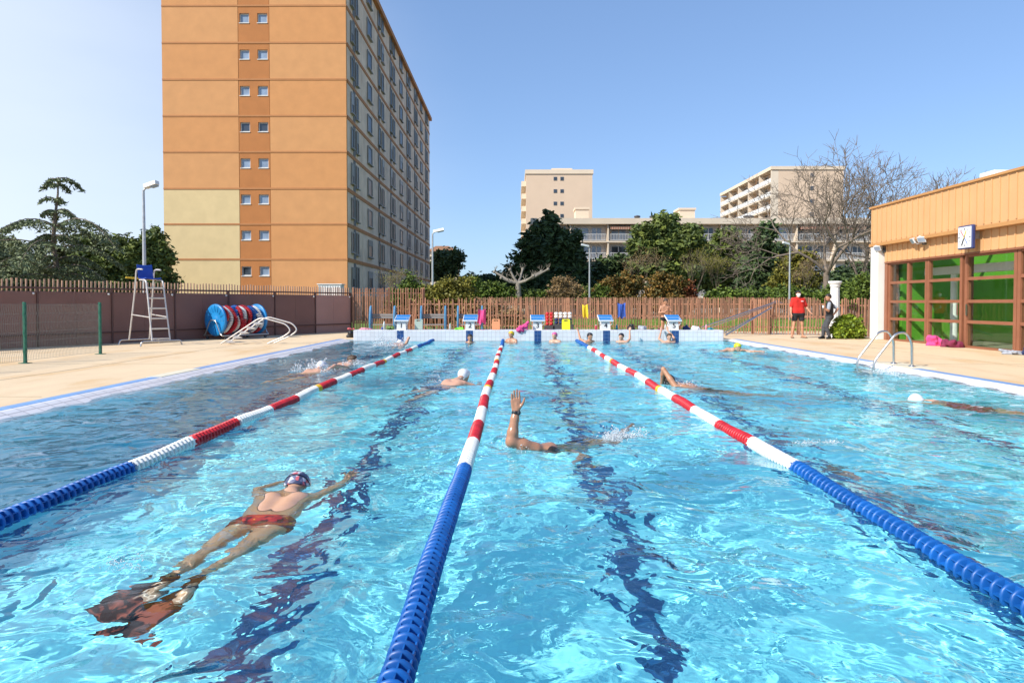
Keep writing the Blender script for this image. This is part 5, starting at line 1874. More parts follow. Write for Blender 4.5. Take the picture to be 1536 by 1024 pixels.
# bare trees
def bare_tree(label, px, Yd, pt, seed, depth, spread, r0, fork=.3, lean=0.0, nb=(2, 3), shrink=.74, up=.15, bark='bark_grey', group='bare trees beyond the fence', buds=None, first=.28, rmin=.008, thin=.58):
    b = at(px, 0, Yd); base = Vector((b.x, Yd, 0)); H = at(0, pt, Yd).z
    r_ = empty('bare_tree', base, label, 'tree', group)
    rr = random.Random(seed)
    mb, mc = MB(), MB()
    tips = []
    z0 = H * fork
    pts = [base, base + Vector((.05 * H * lean, 0, z0 * .5)), base + Vector((.08 * H * lean, 0, z0))]
    mb.tube(pts, [r0, r0 * .8, r0 * .72], 12)
    k = 4
    for i in range(k):
        a = 2 * PI * i / k + rr.uniform(-.3, .3)
        d = Vector((math.cos(a) * spread, math.sin(a) * spread, 1 + rr.uniform(-.15, .15)))
        limbs(mc, pts[-1] - Vector((0, 0, rr.uniform(0, .25) * z0)), d, H * first * rr.uniform(.85, 1.15), r0 * .55, depth, rr, spread * .95, up, nb, shrink, tips, rmin, 3, thin)
    # scale the crown so its top reaches the photographed height
    zs_ = max(v[2] for v in mc.v)
    s = (H - z0) / (zs_ - z0)
    mc.v = [(pts[-1].x + (v[0] - pts[-1].x) * s, pts[-1].y + (v[1] - pts[-1].y) * s, z0 + (v[2] - z0) * s) for v in mc.v]
    mb.build('trunk', M[bark], r_)
    mc.build('branches', M['twig' if bark == 'twig' else bark], r_)
    if buds:
        mat, n, size = buds
        T = np.array([(pts[-1].x + (t.x - pts[-1].x) * s, pts[-1].y + (t.y - pts[-1].y) * s, z0 + (t.z - z0) * s) for t in tips])
        q = np.random.default_rng(seed)
        P = T[q.integers(0, len(T), n)] + q.normal(size=(n, 3)) * .12
        u = q.normal(size=(n, 3)); w = q.normal(size=(n, 3))
        u /= np.linalg.norm(u, axis=1)[:, None]; w /= np.linalg.norm(w, axis=1)[:, None]
        np_mesh('buds', np.stack([P - u * size, P + w * size * .5, P + u * size, P - w * size * .5], 1).reshape(-1, 3), np.arange(4 * n).reshape(-1, 4), mat, r_)
    return r_


bare_tree('tallest bare tree, wide fine crown in front of the distant block', 1238, 62, 200, 3, 6, .80, .36, fork=.26, nb=(2, 4), shrink=.80, up=.10, first=.24, rmin=.026, thin=.72, bark='bark')
bare_tree('bare tree rising just behind the corner of the pool building', 1336, 66, 256, 9, 6, .70, .30, fork=.24, nb=(2, 3), shrink=.79, up=.12, first=.24, rmin=.026, thin=.72, bark='bark')
bare_tree('smaller bare tree behind the tallest one, thin grey stem', 1286, 72, 250, 14, 5, .6, .24, fork=.26, nb=(2, 3), shrink=.78, first=.24, rmin=.026, thin=.68, bark='bark')
sm = dict(group='small budding trees behind the fence')
bare_tree('small budding tree with rounded brown twigs in front of the photinias', 962, 60, 374, 21, 5, .55, .07, fork=.35, up=.2, bark='twig', buds=(L_DRY, 1500, .05), **sm)
bare_tree('small budding tree between the two pines, right of the photinias', 1043, 61, 372, 22, 5, .42, .065, fork=.35, up=.25, bark='twig', buds=(L_OLIVE, 1300, .05), **sm)
bare_tree('small greenish budding tree in front of the slim pine', 1074, 62, 366, 23, 5, .42, .065, fork=.33, up=.25, bark='twig', buds=(L_OLIVE, 2600, .06), **sm)
bare_tree('small bare tree behind the man in the red shirt', 1206, 60, 380, 24, 5, .45, .06, fork=.3, up=.22, bark='twig', buds=(L_DRY, 1500, .045), **sm)
bare_tree('bare shrub at the corner of the ochre tower behind the fence', 604, 40, 402, 25, 5, .5, .05, fork=.2, up=.2, bark='twig', buds=(L_OLIVE, 900, .04), **sm)
bare_tree('thin bare tree right of the column, before the low block', 1312, 60, 350, 26, 5, .40, .07, fork=.3, up=.25, bark='twig', **sm)

# pollarded plane tree
pb_ = at(777, 0, 58); pb_ = Vector((pb_.x, 58, 0))
po = empty('plane_tree', pb_, 'pollarded plane tree with knuckled bare arms left of the dark pine', 'tree')
mb = MB(); zc = at(0, 424, 58).z
mb.tube([pb_, pb_ + Vector((.05, 0, zc * .6)), pb_ + Vector((0, 0, zc))], [.32, .25, .22], 12); mb.build('trunk', M['bark_grey'], po)
mb = MB(); rr = random.Random(6)
for k, (px, py) in enumerate(((742, 408), (752, 417), (765, 405), (784, 404), (800, 414), (812, 407), (822, 404))):
    e = at(px, py, 58 + rr.uniform(-1.5, 1.5)); o = pb_ + Vector((0, 0, zc - .05))
    m1 = o.lerp(e, .5) + Vector((0, 0, -.12))
    mb.tube([o, m1, e], [.14, .10, .085], 8)
    mb.lathe([(0, -.14), (.13, -.05), (.15, .05), (.08, .13), (0, .15)], e, (e - m1), 8)
    for _ in range(5):
        limbs(mb, e, Vector((rr.uniform(-.8, .8), rr.uniform(-.8, .8), 1)), .35, .02, 1, rr, .5)
    for _ in range(2):
        limbs(mb, m1, Vector((rr.uniform(-1, 1), rr.uniform(-.8, .8), .8)), .4, .035, 1, rr, .6)
mb.build('branches', M['bark_grey'], po)

# bushes and hedges behind the fence
def bush_px(label, px, Yd, pts, mat, nclump, per, size, cr, seed, name='shrub', cat='shrub', group='shrubs behind the fence', **kw):
    b = at(px, 0, Yd); base = Vector((b.x, Yd, 0.02))
    W_ = crown_px(pts, Yd)
    rel = [(w[0] - base.x, w[1] - base.y, w[2] - base.z, w[3], w[4] * .7, w[5]) for w in W_]
    return plant(name, label, cat, base, rel, mat, nclump, per, size, cr, seed, group=group, **kw)


bush_px('reddish green photinia bush, left one of the pair, behind the thin lamp', 930, 58.5, [(925, 432, 26, 22, 0), (945, 430, 18, 18, 0), (905, 442, 22, 14, 0), (930, 450, 34, 16, 0)], L_RED, 300, 36, .13, .3, 31)
bush_px('large photinia bush with red tips, behind block 5', 1000, 58.5, [(995, 430, 24, 20, 0), (1012, 436, 22, 20, 0), (984, 442, 22, 16, 0), (1000, 452, 34, 16, 0)], L_RED, 320, 36, .13, .3, 32)
bush_px('rusty photinia bush at the right of the pair', 1028, 58.6, [(1028, 438, 16, 18, 0), (1026, 452, 18, 14, 0)], leaf_mat('rusty_leaves', (.17, .075, .035), .35, (1.3, .7, .5)), 130, 36, .13, .3, 33)
bush_px('green low shrub left of the photinia, behind block 4', 892, 58.4, [(895, 442, 26, 14, 0), (915, 446, 22, 12, 0), (880, 452, 26, 12, 0)], L_HEDGE, 240, 36, .13, .3, 34)
bush_px('pale dry shrub with thin stems right of the plane tree', 848, 58.3, [(845, 434, 22, 18, 0), (862, 440, 16, 14, 0), (832, 446, 18, 12, 0)], L_DRY, 210, 34, .09, .28, 35)
bush_px('dark clipped hedge left of the plane tree', 735, 58, [(715, 436, 26, 18, 0), (740, 440, 24, 16, 0), (760, 446, 20, 12, 0), (700, 448, 26, 14, 0)], L_HEDGE, 330, 36, .14, .32, 36)
bush_px('leafy shrub climbing over the fence behind the benches', 680, 33.0, [(672, 434, 26, 16, 0), (694, 430, 20, 13, 0), (652, 441, 20, 13, 0), (680, 455, 36, 18, 0), (640, 458, 22, 18, 0)], L_OLIVE, 520, 34, .075, .18, 37)
bush_px('thin green shrub behind the tall straight fence', 625, 33.2, [(614, 432, 14, 18, 0), (628, 446, 18, 18, 0), (600, 452, 18, 22, 0)], L_HEDGE, 230, 30, .07, .18, 38)
bush_px('brown dry shrub showing through the fence behind bench two', 655, 32.4, [(650, 472, 30, 18, 0), (600, 476, 26, 18, 0), (695, 474, 26, 18, 0), (740, 474, 24, 18, 0), (770, 478, 18, 16, 0)], L_DRY, 420, 30, .07, .2, 39)
bush_px('green shrub low beside the white column, behind the fence', 1262, 40, [(1256, 440, 18, 14, 0), (1244, 446, 14, 12, 0)], L_HEDGE, 170, 34, .1, .25, 40)
bush_px('leafy green shrub against the pool building end, behind the fence', 1292, 33, [(1294, 428, 18, 16, 0), (1286, 445, 20, 16, 0), (1302, 448, 16, 16, 0)], L_HEDGE, 260, 34, .09, .22, 41)
bush_px('low bushes behind the fence between the plane tree and block 3', 800, 59, [(795, 446, 28, 12, 0), (822, 448, 22, 10, 0)], L_HEDGE, 180, 34, .13, .3, 42)
bush_px('low hedge along the back of the lawn, behind the guards', 1140, 60, [(1090, 446, 30, 12, 0), (1130, 447, 30, 12, 0), (1170, 446, 30, 13, 0), (1210, 447, 28, 12, 0)], L_HEDGE, 420, 34, .14, .32, 43)
# the bright bush by the column, on the deck
bb = at(1270, 0, 24.9)
plant('bush', 'bright yellow-green bush in full leaf on the deck beside the white column', 'bush', (bb.x, 24.9, DECK),
      [(0, 0, .38, .42, .38, .36), (-.25, -.05, .25, .32, .3, .25), (.25, .0, .3, .34, .32, .3), (.05, .05, .6, .3, .3, .24)], L_BUSH, 260, 34, .075, .13, 44, elong=1.6)
# ================================================================== people
def skin_mat(name, col, rough=.45):
    m = pm(name, col, rough, .10, 9, bump=.06, bscale=60)
    return m


SK = {'pale_wet': skin_mat('pale_wet_skin', (.58, .33, .21), .3), 'light': skin_mat('light_skin', (.56, .31, .21)), 'tan': skin_mat('tan_skin', (.46, .225, .125)), 'warm': skin_mat('warm_skin', (.50, .25, .15)), 'wet': skin_mat('wet_skin', (.42, .205, .12), .22)}
M['hair'] = pm('dark_hair', (.025, .017, .012), .45, .3, 30, bump=.3)
M['hair_br'] = pm('brown_hair', (.07, .04, .02), .5, .3, 30, bump=.3)
M['cap_white'] = pm('white_cap', (.72, .73, .76), .35, .05, 8)
M['cap_black'] = pm('black_cap', (.015, .016, .022), .35, .1, 8)
M['cap_pink'] = pm('pink_cap', (.70, .12, .32), .35, .08, 8)
M['cap_yellow'] = pm('yellow_cap', (.75, .50, .02), .35, .08, 8)
M['cap_lime'] = pm('lime_cap', (.55, .62, .03), .35, .08, 8)
M['red_shirt'] = pm('red_shirt', (.58, .022, .015), .85, .08, 6, bump=.15)
M['black_cloth'] = pm('black_cloth', (.018, .019, .022), .85, .2, 8, bump=.2)
M['grey_sleeve'] = pm('grey_sleeve', (.30, .33, .38), .85, .1, 8)
M['jeans'] = pm('charcoal_trousers', (.055, .058, .066), .85, .2, 10, bump=.2)
M['mask'] = pm('face_mask', (.72, .74, .78), .8, .04, 8)
M['eye'] = pm('eye', (.02, .015, .012), .2, .1, 8)
M['goggle'] = pm('goggles', (.01, .012, .03), .15, .1, 8)


def part_sdf(name, prims, mat, parent, h, clips=(), inflate=0.0, k=.03):
    V, Q = sdf_mesh(prims, h, clips, inflate, k)
    o = np_mesh(name, V, Q, mat, parent, smooth=True)
    o.cycles.is_caustics_receiver = True
    return o


def plane(n, p):
    """clip keeping the side opposite to n, through point p"""
    n = Vector(n).normalized()
    return (tuple(n), n.dot(Vector(p)))


def torso(nk, shl, shr, hpl, hpr, s=1.0, belly=0.0):
    """neck base, shoulders, hips -> trunk of the body"""
    nk, shl, shr, hpl, hpr = [Vector(v) for v in (nk, shl, shr, hpl, hpr)]
    mid = (shl + shr) / 2; pel = (hpl + hpr) / 2
    axs = (mid - pel)
    L = lambda a, b, t: a.lerp(b, t)
    pr = []
    for sa, ha in ((shl, hpl), (shr, hpr)):
        inn = L(sa, mid, .42); hin = L(ha, pel, .15)
        pr.append((inn - axs * .12, L(inn, hin, .55), .105 * s, .088 * s, .06))
        pr.append((L(inn, hin, .5), hin, .09 * s, .10 * s, .06))
        pr.append((L(sa, mid, .12), L(sa, mid, .7) + (nk - mid) * .25, .058 * s, .06 * s, .05))
        pr.append((hin, ha - axs * .06, .10 * s, .098 * s, .05))
    pr.append((mid - axs * .25, pel, .10 * s, .09 * s + belly, .06))
    pr.append((L(mid, nk, .2), nk, .07 * s, .056 * s, .04))
    return pr


def arm(sh, el, wr, s=1.0):
    sh, el, wr = Vector(sh), Vector(el), Vector(wr)
    return [(sh, sh.lerp(el, .5), .054 * s, .047 * s, .03), (sh.lerp(el, .5), el, .047 * s, .038 * s, .02), (el, el.lerp(wr, .35), .039 * s, .040 * s, .02), (el.lerp(wr, .35), wr, .040 * s, .026 * s, .02)]


def leg(hp, kn, an, toe=None, s=1.0):
    hp, kn, an = Vector(hp), Vector(kn), Vector(an)
    pr = [(hp, hp.lerp(kn, .5), .088 * s, .074 * s, .04), (hp.lerp(kn, .5), kn, .074 * s, .052 * s, .03), (kn, kn.lerp(an, .33), .05 * s, .054 * s, .025), (kn.lerp(an, .33), an, .054 * s, .034 * s, .02)]
    if toe is not None:
        toe = Vector(toe); d = (toe - an)
        heel = an - d.normalized() * .035 + (toe - an - d.normalized() * d.length) * 0
        pr += [(an, toe, .034 * s, .03 * s, .02), (Vector((heel.x, heel.y, toe.z)), toe, .034 * s, .028 * s, .02)]
    return pr


def relaxed_hand(wr, d, nrm, side, s=1.0, curl=.3):
    return hand_prims(wr, d, nrm, side, s, curl, rmin=.0095)


def cap_part(name, c, fwd, up, mat, parent, h, s=1.0, infl=.012, low=.0, full=False):
    """hair or bathing cap: a shell over the head, cut above brow and ears and open to the face"""
    r, f, u = frame(fwd, up)
    c = Vector(c)
    pr = [p for p in head_prims(c, fwd, up, s)[:2]]
    pr = [pr[0], (pr[1][0] - f * .03 * s, pr[1][1] - f * .03 * s, pr[1][2], pr[1][3], .03)]
    n = (-u * .86 + f * .5).normalized()
    return part_sdf(name, pr, mat, parent, h, [plane(n, c + u * (.022 + low) * s + f * .045 * s)], infl)


def eyes(c, fwd, up, parent, s=1.0):
    r, f, u = frame(fwd, up); c = Vector(c)
    for sx in (-1, 1):
        mb = MB(); p = c + (r * (.031 * sx) + f * .083 + u * .002) * s
        mb.lathe([(0, -.010 * s), (.010 * s, -.004 * s), (.011 * s, 0), (.009 * s, .005 * s), (0, .008 * s)], p, f, 10)
        mb.build('eye', M['eye'], parent)


# ---------------------------------------------------------------- lifeguard in red
def guard():
    b = Vector((10.5, 25.4, DECK))
    r_ = empty('person', b, 'man in red polo shirt, black shorts and white face mask standing on the deck', 'person', 'people standing by the pool')
    W = lambda x, y, z: b + Vector((x, y, z))
    hc = W(-.01, -.03, 1.63); fwd = (-.25, -1, -.05); up = (0, 0, 1)
    shl, shr, hpl, hpr = W(-.19, 0, 1.42), W(.19, .02, 1.42), W(-.11, 0, .90), W(.11, 0, .90)
    nk = W(0, 0, 1.49)
    T = torso(nk, shl, shr, hpl, hpr, 1.05)
    A1 = arm(shl, W(-.27, -.02, 1.13), W(-.30, -.10, .90)); A2 = arm(shr, W(.31, .02, 1.15), W(.40, -.10, .96))
    L1 = leg(hpl, W(-.16, -.02, .50), W(-.21, .02, .09), W(-.26, -.15, .035)); L2 = leg(hpr, W(.15, -.02, .50), W(.19, .03, .09), W(.24, -.14, .035))
    H = relaxed_hand(W(-.30, -.10, .90), (-.1, -.3, -1), (1, 0, -.2), (0, -1, .2), .95) + relaxed_hand(W(.40, -.10, .96), (.7, -.4, -.6), (0, .2, -1), (-.5, -.8, 0), .95)
    body = head_prims(hc, fwd, up) + [(nk, hc - Vector((0, 0, .07)), .058, .055, .03)] + T + A1 + A2 + L1 + L2 + H
    part_sdf('body', body, SK['warm'], r_, .0085)
    part_sdf('polo_shirt', T + [(shl, shl.lerp(W(-.27, -.02, 1.13), .78), .060, .058, .04), (shr, shr.lerp(W(.31, .02, 1.15), .78), .060, .058, .04), (W(-.1, 0, 1.0), W(.1, 0, 1.0), .125, .125, .05)], M['red_shirt'], r_, .010,
             [plane((0, 0, -1), W(0, 0, .86)), plane((0, .3, 1), W(0, 0, 1.515))], .014)
    sh = leg(hpl, W(-.16, -.02, .50), W(-.21, .02, .09)) [:2] + leg(hpr, W(.15, -.02, .50), W(.19, .03, .09))[:2] + [(hpl, hpr, .115, .115, .05)]
    part_sdf('shorts', sh, M['black_cloth'], r_, .010, [plane((0, 0, 1), W(0, 0, .93)), plane((0, 0, -1), W(0, 0, .63))], .022)
    cap_part('hair', hc, fwd, up, M['hair'], r_, .007, infl=.014)
    eyes(hc, fwd, up, r_)
    r, f, u = frame(fwd, up)
    pr = [(hc + f * .07 - u * .02 - r * .03, hc + f * .07 - u * .02 + r * .03, .042, .042, .03), (hc + f * .06 - u * .07, hc + f * .07 - u * .075, .04, .04, .03)]
    part_sdf('face_mask', pr, M['mask'], r_, .006, [], .004)
    for sx, L in ((-1, L1), (1, L2)):
        a = L[3][1]; t = L[4][1]
        part_sdf('sandal', [(Vector((a[0] - (t[0] - a[0]) * .25, a[1] + .05, b.z + .02)), Vector((t[0], t[1] - .03, b.z + .02)), .042, .045, .02)], M['hair_br'], r_, .007, [plane((0, 0, 1), W(0, 0, .032)), plane((0, 0, -1), W(0, 0, .004))])
    mb = MB(); mb.obox(W(.085, -.155, 1.36), Vector((1, 0, 0)), Vector((0, 1, 0)), Vector((0, 0, 1)), (.045, .006, .014), .002); mb.build('chest_print', M['mask'], r_)


def man_black():
    b = Vector((11.2, 24.75, DECK))
    r_ = empty('person', b, 'man in black vest and dark trousers leaning back against the white column, hand on hip', 'person', 'people standing by the pool')
    W = lambda x, y, z: b + Vector((x, y, z))
    hc = W(.10, -.04, 1.50); fwd = (-1, -.55, -.12); up = (.05, 0, 1)
    shl, shr, hpl, hpr = W(.07, -.19, 1.27), W(.24, .16, 1.28), W(.11, -.10, .80), W(.22, .08, .80)
    nk = W(.15, -.01, 1.35)
    T = torso(nk, shl, shr, hpl, hpr, 1.02)
    A1 = arm(shl, W(.0, -.26, 1.02), W(-.14, -.30, 1.10)); A2 = arm(shr, W(.46, .02, 1.08), W(.29, -.10, .90))
    L1 = leg(hpl, W(.00, -.12, .44), W(.10, -.16, .09), W(-.02, -.27, .04)); L2 = leg(hpr, W(-.03, .0, .44), W(-.06, .0, .09), W(-.2, -.08, .04))
    H = relaxed_hand(W(-.14, -.30, 1.10), (-.7, -.2, .5), (.3, .3, .6), (.1, -.8, .5), .92, .6) + relaxed_hand(W(.29, -.10, .90), (-.8, -.5, -.3), (-.3, .5, -.6), (-.2, .3, 1), .92, .5)
    body = head_prims(hc, fwd, up) + [(nk, hc - Vector((.02, 0, .07)), .057, .055, .03)] + T + A1 + A2 + L1 + L2 + H
    part_sdf('body', body, SK['warm'], r_, .0085)
    part_sdf('vest', T, M['black_cloth'], r_, .010, [plane((0, 0, -1), W(0, 0, .76)), plane((0, 0, 1), W(0, 0, 1.375))], .020)
    part_sdf('sleeve', A2[:2], M['grey_sleeve'], r_, .009, [plane((.7, 0, -.7), W(.42, .02, 1.10))], .014)
    part_sdf('sleeve', A1[:2], M['grey_sleeve'], r_, .009, [plane((0, 0, -1), W(0, 0, 1.06))], .014)
    part_sdf('trousers', L1[:4] + L2[:4] + [(hpl, hpr, .11, .11, .04)], M['jeans'], r_, .010, [plane((0, 0, 1), W(0, 0, .82)), plane((0, 0, -1), W(0, 0, .055))], .018)
    cap_part('hair', hc, fwd, up, M['hair'], r_, .007, infl=.016)
    eyes(hc, fwd, up, r_)
    for L in (L1, L2):
        a, t = Vector(L[3][1]), Vector(L[4][1])
        d = (t - a); d.z = 0; d.normalize()
        h0 = Vector((a.x, a.y, b.z + .035)) - d * .05
        part_sdf('shoe', [(h0, Vector((t.x, t.y, b.z + .035)) + d * .03, .042, .04, .02), (Vector((a.x, a.y, b.z + .08)), Vector((t.x, t.y, b.z + .04)), .045, .035, .03)], M['black'], r_, .008, [plane((0, 0, -1), W(0, 0, .006))], .006)
    c0 = W(-.21, -.33, 1.15)
    mb = MB(); mb.lathe([(0, 0), (.028, .0), (.036, .09), (.033, .09), (.026, .01)], c0 - Vector((0, 0, .04)), (0, 0, 1), 14)
    cup = mb.build('cup', M['mask'], None, org=tuple(c0))
    tag(cup, 'white paper cup held by the man leaning on the column', 'cup')


def boy():
    b = Vector((5.74, 26.2, DECK))
    r_ = empty('person', b, 'shirtless tanned boy in dark swim briefs standing behind block 5, hands together', 'person', 'people standing by the pool')
    s = .84
    W = lambda x, y, z: b + Vector((x * s, y * s, z * s))
    hc = W(.02, -.03, 1.60); fwd = (.1, -1, -.15); up = (0, 0, 1)
    shl, shr, hpl, hpr = W(-.185, 0, 1.37), W(.185, 0, 1.37), W(-.105, 0, .86), W(.105, 0, .86)
    nk = W(0, 0, 1.45)
    T = torso(nk, shl, shr, hpl, hpr, .9 * s)
    A1 = arm(shl, W(-.29, -.06, 1.10), W(-.06, -.24, 1.14), .88 * s); A2 = arm(shr, W(.29, -.06, 1.12), W(.08, -.24, 1.20), .88 * s)
    L1 = leg(hpl, W(-.13, -.02, .46), W(-.15, .02, .08), W(-.18, -.14, .035), .88 * s); L2 = leg(hpr, W(.13, -.04, .46), W(.15, .02, .08), W(.19, -.14, .035), .88 * s)
    H = relaxed_hand(W(-.06, -.24, 1.14), (.9, -.1, .3), (0, .6, .6), (0, -.3, 1), .8, .5) + relaxed_hand(W(.08, -.24, 1.20), (-.8, -.1, -.2), (0, .7, -.4), (0, -.2, 1), .8, .5)
    body = head_prims(hc, fwd, up, .92) + [(nk, hc - Vector((0, 0, .06)), .045, .045, .03)] + T + A1 + A2 + L1 + L2 + H
    part_sdf('body', body, SK['tan'], r_, .008)
    part_sdf('swim_briefs', T + L1[:1] + L2[:1], M['black_cloth'], r_, .008, [plane((0, 0, 1), W(0, 0, .90)), plane((-.55, 0, -1), W(-.1, 0, .72)), plane((.55, 0, -1), W(.1, 0, .72))], .010)
    cap_part('hair', hc, fwd, up, M['hair_br'], r_, .007, .92, infl=.014)
    eyes(hc, fwd, up, r_, .92)


guard(); man_black(); boy()


# ---------------------------------------------------------------- swimmers
class Sw:
    """local frame of a swimmer: x right, y heading, z up, origin on the water below the head"""
    def __init__(s, x, y, yaw, label, group='swimmers in the pool', z=0.0):
        s.b = Vector((x, y, z)); s.c, s.s_ = math.cos(yaw), math.sin(yaw)
        s.r = empty('person', (x, y, z), label, 'person', group)

    def __call__(s, x, y, z):
        return s.b + Vector((s.c * x - s.s_ * y, s.s_ * x + s.c * y, z))

    def v(s, x, y, z):
        return Vector((s.c * x - s.s_ * y, s.s_ * x + s.c * y, z))


def prone(x, y, yaw, label, cap, skin='wet', suit=None, zsh=-.05, zhip=-.14, zfeet=-.28, head=(0, .06, .04), face=(0, .5, -.9), arms=(), kick=.12, h=.012, capname='swim_cap', roll=0.0, sc=1.0, suit_top=False, full_suit=False):
    W = Sw(x, y, yaw, label)
    hc = W(*head); fwd = W.v(*face); up = W.v(0, .8, .6) if face[2] < -.5 else W.v(0, -.2, 1)
    shl, shr = W(-.19 * sc, -.20, zsh - roll), W(.19 * sc, -.20, zsh + roll)
    hpl, hpr = W(-.10, -.72, zhip), W(.10, -.72, zhip)
    nk = W(0, -.13, zsh + .03)
    T = torso(nk, shl, shr, hpl, hpr, sc)
    L1 = leg(hpl, W(-.11, -1.14, (zhip + zfeet) / 2 + kick * .4), W(-.10, -1.54, zfeet + kick), None, sc) + [(W(-.10, -1.54, zfeet + kick), W(-.10, -1.74, zfeet + kick - .06), .034, .024, .02)]
    L2 = leg(hpr, W(.11, -1.14, (zhip + zfeet) / 2 - kick * .2), W(.10, -1.54, zfeet - kick), None, sc) + [(W(.10, -1.54, zfeet - kick), W(.10, -1.74, zfeet - kick - .06), .034, .024, .02)]
    A, Hn = [], []
    for sh, el, wr, hd, pn, th in arms:
        s0 = shl if sh == 'l' else shr
        A += arm(s0, W(*el), W(*wr), .95 * sc)
        Hn += relaxed_hand(W(*wr), W.v(*hd), W.v(*pn), W.v(*th), .95, .2)
    body = head_prims(hc, fwd, up) + [(nk, hc - Vector(fwd).normalized() * .0 + (nk - hc) * .35, .056, .055, .03)] + T + L1 + L2 + A + Hn
    part_sdf('body', body, SK[skin], W.r, h)
    if suit:
        cl = [plane(W.v(0, 1, 0), W(0, -.30 if suit_top else -.60, 0)), plane(W.v(0, -1, 0), W(0, -.86, 0))]
        if full_suit:
            part_sdf('water_dim_suit', T + L1[:4] + L2[:4] + A, suit, W.r, h, [], .008)  # added covering, tinted like the water to dim the body
        else:
            part_sdf('swimsuit', T + L1[:1] + L2[:1], suit, W.r, h, cl, .009)
    if cap:
        cap_part(capname, hc, fwd, up, M[cap], W.r, .009)
    return W


def upright(x, y, yaw, label, cap, arms=(), hz=.22, skin='warm', h=.011, capname='swim_cap', face=(0, 1, 0), suit=None):
    """standing in the water, head and shoulders out"""
    W = Sw(x, y, yaw, label)
    hc = W(0, 0, hz); fwd = W.v(*face); up = W.v(0, 0, 1)
    shl, shr, hpl, hpr = W(-.18, -.02, hz - .21), W(.18, -.02, hz - .21), W(-.1, -.08, hz - .72), W(.1, -.08, hz - .72)
    nk = W(0, -.02, hz - .13)
    T = torso(nk, shl, shr, hpl, hpr)
    L_ = leg(hpl, W(-.11, .05, hz - 1.14), W(-.1, -.12, hz - 1.5)) + leg(hpr, W(.11, .02, hz - 1.14), W(.1, -.18, hz - 1.5))
    A, Hn = [], []
    for sh, el, wr, hd, pn, th in arms:
        A += arm(shl if sh == 'l' else shr, W(*el), W(*wr), .93)
        Hn += relaxed_hand(W(*wr), W.v(*hd), W.v(*pn), W.v(*th), .92, .25)
    part_sdf('body', head_prims(hc, fwd, up) + [(nk, hc - Vector((0, 0, .07)), .055, .054, .03)] + T + L_ + A + Hn, SK[skin], W.r, h)
    part_sdf('swimsuit', T, suit or M['navy'], W.r, h, [plane((0, 0, 1), W(0, 0, hz - .6)), plane((0, 0, -1), W(0, 0, hz - .82))], .01)
    cap_part(capname, hc, fwd, up, M[cap], W.r, .008)
    eyes(hc, fwd, up, W.r)
    return W


rest = lambda s: (s, (.30 if s == 'r' else -.30, .10, -.16), (.22 if s == 'r' else -.22, .34, -.06), (0, 1, 0), (0, 0, -1), (-1 if s == 'r' else 1, .2, 0))
YH = 23.75
# heads along the far wall, facing the camera
upright(at(705, 0, YH).x, YH, PI, 'person with dark wet hair in the water under starting block 2', 'hair', hz=.15, capname='hair')
upright(at(767, 0, YH).x, YH, PI - .6, 'person in yellow cap resting arms at the end of the middle rope', 'cap_yellow', [rest('l'), rest('r')], hz=.26)
upright(at(832, 0, YH).x, YH, PI - .5, 'person in pink cap standing in the water right of starting block 3', 'cap_pink', [rest('l')], hz=.22, skin='light')
upright(at(885, 0, YH).x, YH, PI + .5, 'person in black cap at the wall just left of starting block 4', 'cap_black', [('r', (.26, -.22, .10), (.18, -.46, .36), (0, -.5, .8), (0, -1, 0), (-1, 0, 0))], hz=.2)
upright(at(932, 0, YH).x, YH, PI - .5, 'person in dark cap with raised hand at the wall right of starting block 4', 'cap_black', [('l', (-.24, -.2, .1), (-.16, -.42, .38), (0, -.4, .9), (0, -1, 0), (1, 0, 0))], hz=.19, skin='light')
upright(at(1004, 0, YH).x, YH, PI, 'person with dark hair holding the wall with both raised arms below block 5', 'hair_br', [('l', (-.22, -.28, .14), (-.05, -.50, .38), (0, -.3, .9), (0, -1, 0), (1, 0, 0)), ('r', (.30, -.26, .10), (.18, -.48, .36), (0, -.3, .9), (0, -1, 0), (-1, 0, 0))], hz=.18, capname='hair', skin='light')
# swimmers in the lanes
prone(-3.86, 13.5, -.25, 'swimmer in white cap mid-stroke in the dark left lane, one arm stretched forward', 'cap_white', 'light', suit=M['navy'], head=(-.02, .06, .07), face=(.5, .75, -.45), zsh=-.02, zhip=-.16, zfeet=-.32,
      arms=[('r', (.26, .08, .10), (.30, .40, .06), (.1, 1, -.2), (0, 0, -1), (-1, 0, 0)), ('l', (-.32, -.42, -.12), (-.3, -.70, -.16), (0, -1, 0), (0, 0, -1), (1, 0, 0))])
prone(-3.62, 15.0, -.3, 'swimmer with bare dark hair and face turned sideways, farther along the dark left lane', 'hair_br', 'light', suit=M['navy'], head=(0, .06, .08), face=(.85, .2, .1), zsh=-.03, zhip=-.17, capname='hair',
      arms=[('l', (-.25, .12, -.05), (-.22, .45, -.02), (0, 1, 0), (0, 0, -1), (1, 0, 0))])
prone(-3.72, 21.9, .1, 'distant swimmer splashing near the wall under starting block 1', 'cap_white', 'light', suit=M['navy'], head=(0, .05, .05), zsh=.0,
      arms=[('r', (.30, -.05, .24), (.22, .22, .14), (0, .8, -.6), (0, 0, -1), (-1, 0, 0))], h=.016)
prone(-.92, 11.6, -.5, 'breaststroke swimmer in white cap just left of the middle rope', 'cap_white', 'light', suit=M['navy'], head=(0, .08, .10), face=(.2, 1, -.15), zsh=-.005, zhip=-.24, zfeet=-.5,
      arms=[('l', (-.36, .02, -.08), (-.20, .28, -.12), (.5, .8, 0), (0, 0, -1), (1, 0, 0)), ('r', (.36, .02, -.08), (.20, .28, -.12), (-.5, .8, 0), (0, 0, -1), (-1, 0, 0))])
